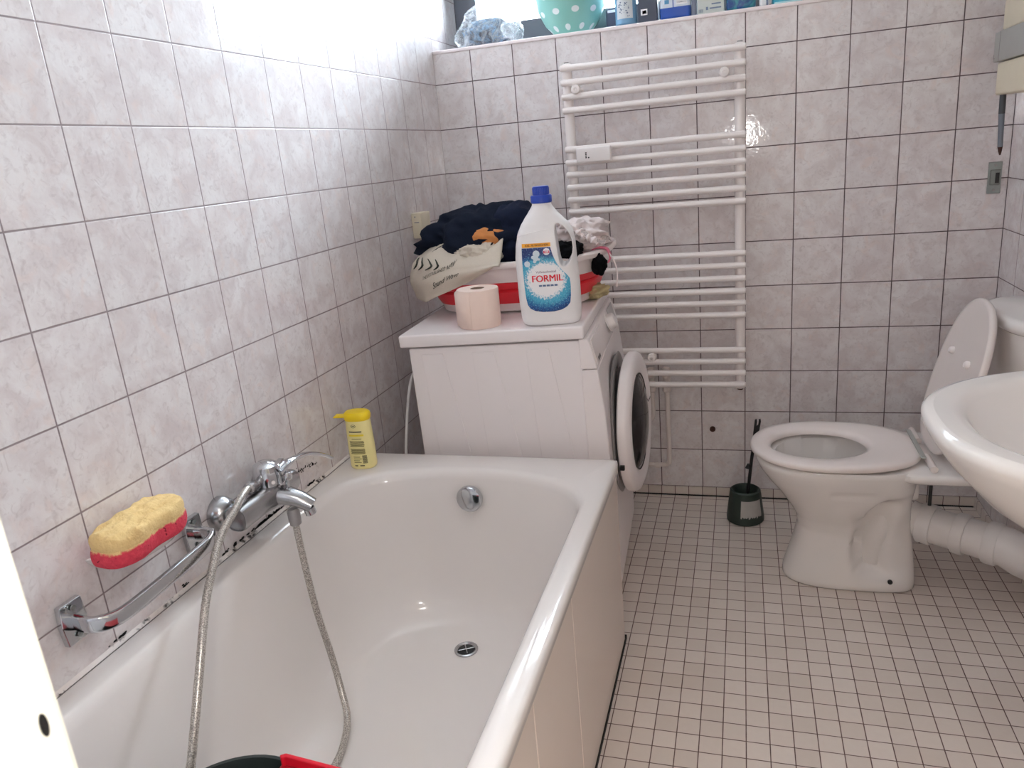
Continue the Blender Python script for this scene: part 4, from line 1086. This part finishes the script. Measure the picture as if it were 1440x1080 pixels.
bm = B(); box(bm, 1.734, 1.770, -.003, .001, 1.040, 1.132, .001); put('plate', bm, M['steel'], lp, smooth=False)
bm = B(); box(bm, 1.739, 1.766, -.010, -.003, 1.065, 1.110, .003); put('housing', bm, plain('grey housing', (128, 132, 128), .5), lp)
bm = B(); box(bm, 1.752, 1.762, -.0112, -.0095, 1.071, 1.101); put('slot', bm, M['dark'], lp, smooth=False)
for z in (1.050, 1.122):
    bm = B(); lathe(bm, [(.004, 0), (.004, .001), (.001, .0016)], (1.752, -.003, z), (0, -1, 0), 12); put('screw', bm, M['graypl'], lp)

# ------------------------------------------------------------------ on the window ledge
zl = ZS + .0006
# knotted plastic bag
pb = empty('plastic_bag', 'clear plastic bag of blue grey things at left end of window ledge', 'bag', (.205, .09, zl))
bm = B(); bmesh.ops.create_icosphere(bm, subdivisions=5, radius=1)
for v in bm.verts:
    d = v.co.normalized(); f = 1 + .14 * noise.noise(d * 1.9 + Vector((4, 2, 1))) + .07 * (1 - 2 * abs(noise.noise(d * 3.2 + Vector((1, 7, 3))))) + .02 * (1 - 2 * abs(noise.noise(d * 9)))
    v.co = Vector((d.x * .112 * f * (1 - .25 * d.z), d.y * .075 * f, max(-.052, d.z * .092 * f)))
bm.transform(Matrix.Translation((.188, .09, zl + .0525))); put('film', bm, M['bagfilm'], pb, angle=180)
bm = B(); bmesh.ops.create_icosphere(bm, subdivisions=4, radius=1)
for v in bm.verts:
    d = v.co.normalized(); f = 1 + .3 * noise.noise(d * 2.3 + Vector((9, 2, 1))); v.co = Vector((d.x * .085 * f, d.y * .05 * f, max(-.045, d.z * .046 * f)))
bm.transform(Matrix.Translation((.18, .09, zl + .047)))
t = NT('blue grey contents'); co_ = t.obj(); t.base(t.mix(t.ramp(t.noise(co_, 26, 3, .6, 1), .42, .6), lin((34, 42, 56)), lin((96, 132, 160)))); t.p(Roughness=.5)
put('contents', bm, t.m, pb)
bm = B(); bmesh.ops.create_icosphere(bm, subdivisions=4, radius=1)
for v in bm.verts:
    d = v.co.normalized(); f = 1 + .4 * (1 - 2 * abs(noise.noise(d * 3.2))) ; v.co = Vector((d.x * .024 * f, d.y * .02 * f, d.z * .026 * f))
bm.transform(Matrix.Translation((.272, .045, zl + .045))); put('knot', bm, M['bagfilm'], pb, angle=180)
# bowl
bm = B(); bc = (.472, .125, zl)
lathe(bm, [(.0001, .0), (.050, .0), (.055, .004), (.090, .040), (.113, .085), (.122, .13), (.1235, .133), (.120, .132), (.110, .085), (.086, .040), (.050, .008), (.0001, .006)], bc, (0, 0, 1), 56, False, False)
tag(put('bowl', bm, M['bowl'], None, bc), 'teal bowl with white dots on the window ledge', 'bowl')
def pack(name, label, cat, x0, x1, y0, y1, h, mat, bevel=.004, extras=(), group=None):
    e_ = empty(name, label, cat, ((x0 + x1) / 2, (y0 + y1) / 2, zl), group=group)
    bm = B(); box(bm, x0, x1, y0, y1, zl, zl + h, bevel, 3); put('body', bm, mat, e_)
    for nm_, a0, a1, c0, c1, mt in extras:
        bm = B(); box(bm, a0, a1, y0 - .0008, y0 - .0002, zl + c0, zl + c1); put(nm_, bm, mt, e_, smooth=False)
    return e_
pack('pouch', 'dark slate pouch standing between the teal bowl and blue bottle', 'pouch', .592, .668, .088, .19, .070, plain('slate pouch', (62, 72, 92), .5), .012, (('white_fold', .600, .660, .054, .062, M['whiteink']),))
# clear bottle with printed label
cl = empty('clear_bottle', 'clear blue bottle with printed white label on the window ledge', 'bottle', (.668, .034, zl))
bm = B(); lathe(bm, [(.030, 0), (.0345, .004), (.0345, .12), (.030, .135), (.014, .15), (.014, .165), (.0001, .166)], (.668, .034, zl), (0, 0, 1), 32); put('body', bm, plain('blue liquid bottle', (116, 162, 196), .15, var=.1), cl)
def cyl_patch(nm_, parent, c, r, a0, a1, z0, z1, mt, n=12):
    bm = B(); loft(bm, [[(c[0] + r * math.cos(math.radians(a0 + (a1 - a0) * i / n)), c[1] + r * math.sin(math.radians(a0 + (a1 - a0) * i / n)), c[2] + z) for i in range(n + 1)] for z in (z0, z1)], closed=False); return put(nm_, bm, mt, parent)
cyl_patch('label', cl, (.668, .034, zl), .0351, 225, 315, .018, .075, plain('pale label', (206, 212, 216), .5))
bm = B(); rnd = random.Random(1)
for k in range(26):
    a = math.radians(rnd.uniform(238, 302)); z = zl + rnd.uniform(.024, .066); r = rnd.uniform(.0012, .0034)
    ca, sa = math.cos(a), math.sin(a)
    add_flat(bm, disc2d(r, 0, 0, 6, r * .8), lambda p, q: (.668 + .0355 * ca - p * sa, .034 + .0355 * sa + p * ca, z + q))
put('label_print', bm, M['greyink'], cl, smooth=False)
pack('dark_box', 'dark grey box with small white sticker between two blue packs', 'box', .708, .768, .02, .075, .11, plain('dark slate box', (72, 78, 92), .5), .002, (('sticker', .717, .738, .022, .040, M['whiteink']), ('sticker_lines', .722, .735, .026, .036, M['greyink'])))
pack('blue_pack', 'white pack with royal blue lower half on the window ledge', 'pack', .776, .872, .022, .09, .12, pack_mat('white and royal blue pack', (206, 214, 224), (34, 80, 168), -.01, .034), .010, (('round_mark', .792, .806, .045, .057, plain('teal print', (90, 150, 190), .5)), ('divider', .817, .820, .034, .110, plain('blue line', (40, 80, 160), .5)), ('text_panel', .828, .862, .040, .056, M['whiteink']), ('text_lines', .831, .858, .045, .0475, M['greyink'])))
pack('carton', 'pale grey green carton with barcode on the window ledge', 'carton', .893, .974, .022, .075, .12, plain('pale green grey carton', (196, 202, 196), .5), .002, tuple([('barcode', .8975 + .0028 * k, .8988 + .0028 * k, .006, .016, M['greyink']) for k in range(5)] + [('round_sign', .919, .926, .012, .021, M['greyink']), ('text_line', .930, .965, .014, .018, M['greyink']), ('text_line', .936, .964, .026, .030, M['greyink'])]))
pack('slate_spacer', 'narrow slate coloured box between blue pack and pale carton', 'box', .875, .889, .03, .085, .10, plain('slate card', (116, 122, 138), .6), .001)
tl = NT('blue green print'); cc = tl.obj(); tl.base(tl.mix(tl.ramp(tl.noise(cc, 22, 3, .6, 1.5), .4, .6), lin((28, 72, 128)), lin((56, 140, 150)))); tl.p(Roughness=.3)
pack('wipes_pack', 'dark blue and green wipes pack on the window ledge', 'pack', .980, 1.068, .02, .09, .09, tl.m, .010)
bm = B(); box(bm, 1.078, 1.108, .02, .06, zl, zl + .05, .008, 3); tag(put('tube', bm, plain('white tube', (226, 228, 230), .4), None, (1.093, .04, zl)), 'small white tube leaning beside the turquoise pack', 'tube')
bm = B(); box(bm, 1.098, 1.104, .0192, .0198, zl + .002, zl + .05); put('dark_stripe', bm, M['greyink'], bpy.data.objects['tube'], smooth=False)
pack('turquoise_pack', 'bright turquoise pack lying at right on the window ledge', 'pack', 1.116, 1.205, .03, .13, .035, plain('turquoise pack', (70, 180, 206), .3), .010, (('pale_band', 1.122, 1.198, .002, .008, plain('pale turquoise', (180, 224, 228), .4)),))

# ------------------------------------------------------------------ bucket and red dustpan in the tub, bottom edge of view
bq = empty('bucket', 'dark green bucket standing in the bathtub at the front', 'bucket', (.315, -1.975, .172))
bm = B(); lathe(bm, [(.0001, .0), (.092, 0), (.097, .004), (.124, .208), (.132, .210), (.135, .218), (.132, .225), (.126, .225), (.120, .208), (.093, .008), (.0001, .006)], (.315, -1.975, .172), (0, 0, 1), 48, False, False); put('pail', bm, plain('dark green bucket', (34, 42, 40), .35), bq)
ds = empty('dustpan', 'red plastic dustpan lying across the dark green bucket', 'dustpan', (.428, -1.988, .402), (0, 0, math.radians(-2)))
bm = B()
prism(bm, [(-.088, .118), (-.080, .124), (.09, .114), (.10, .10), (.05, -.12), (-.07, -.12)], lambda u, v, k: (u, v, k * .006))
mod_bevel(put('pan', bm, M['darkred'], ds, local=True, smooth=False), .002)
bm = B()
prism(bm, [(-.088, .118), (-.080, .124), (.09, .114), (.10, .10), (.094, .10), (.086, .107), (-.078, .117), (-.082, .112)], lambda u, v, k: (u, v, .006 + k * .018))
mod_bevel(put('back_lip', bm, M['redlip'] if 'redlip' in M else plain('red plastic lip', (206, 20, 44), .35), ds, local=True, smooth=False), .002)

# ------------------------------------------------------------------ light
w = bpy.data.worlds.new('overcast sky'); SC.world = w; w.use_nodes = True
bg = w.node_tree.nodes['Background']; bg.inputs[0].default_value = (.91, .965, 1.04, 1)
wt = w.node_tree; tc = wt.nodes.new('ShaderNodeTexCoord'); sx = wt.nodes.new('ShaderNodeSeparateXYZ'); mr = wt.nodes.new('ShaderNodeMapRange')
mr.inputs[1].default_value = -.40; mr.inputs[2].default_value = .55; mr.inputs[3].default_value = 4.0; mr.inputs[4].default_value = 38.0; mr.interpolation_type = 'SMOOTHSTEP'
wt.links.new(tc.outputs['Generated'], sx.inputs[0]); wt.links.new(sx.outputs[0], mr.inputs[0]); wt.links.new(mr.outputs[0], bg.inputs[1])   # the sky is brighter towards one side
def area(name, loc, rot, sx, sy, e, col, portal=False):
    l = bpy.data.lights.new(name, 'AREA'); l.shape = 'RECTANGLE'; l.size = sx; l.size_y = sy; l.energy = e; l.color = col
    if portal: l.cycles.is_portal = True
    o = bpy.data.objects.new(name, l); o.location = loc; o.rotation_euler = rot; COL.objects.link(o); return o
area('sky_portal', (XW / 2, YW + .05, (ZS + WH) / 2), (math.radians(-90), 0, 0), XW, WH - ZS, 1, (1, 1, 1), True)
l = bpy.data.lights.new('hall_lamp', 'POINT'); l.energy = 14; l.color = (1, .97, .92); l.shadow_soft_size = .12
o = bpy.data.objects.new('hall_lamp', l); o.location = (1.10, -2.76, 2.37); COL.objects.link(o)
l = bpy.data.lights.new('phone_flash', 'POINT'); l.energy = 3.0; l.color = (1, .98, .96); l.shadow_soft_size = .004
o = bpy.data.objects.new('phone_flash', l); o.location = CAM + Vector((.018, -.004, .008)); COL.objects.link(o)

vs = SC.view_settings
SC.display_settings.display_device = 'sRGB'
vs.view_transform = 'Standard'; vs.look = 'None'; vs.gamma = 1; vs.use_curve_mapping = False; vs.exposure = 1.85
SC.cycles.max_bounces = 12; SC.cycles.diffuse_bounces = 8; SC.cycles.transparent_max_bounces = 12; SC.cycles.caustics_reflective = False; SC.cycles.blur_glossy = 0.0
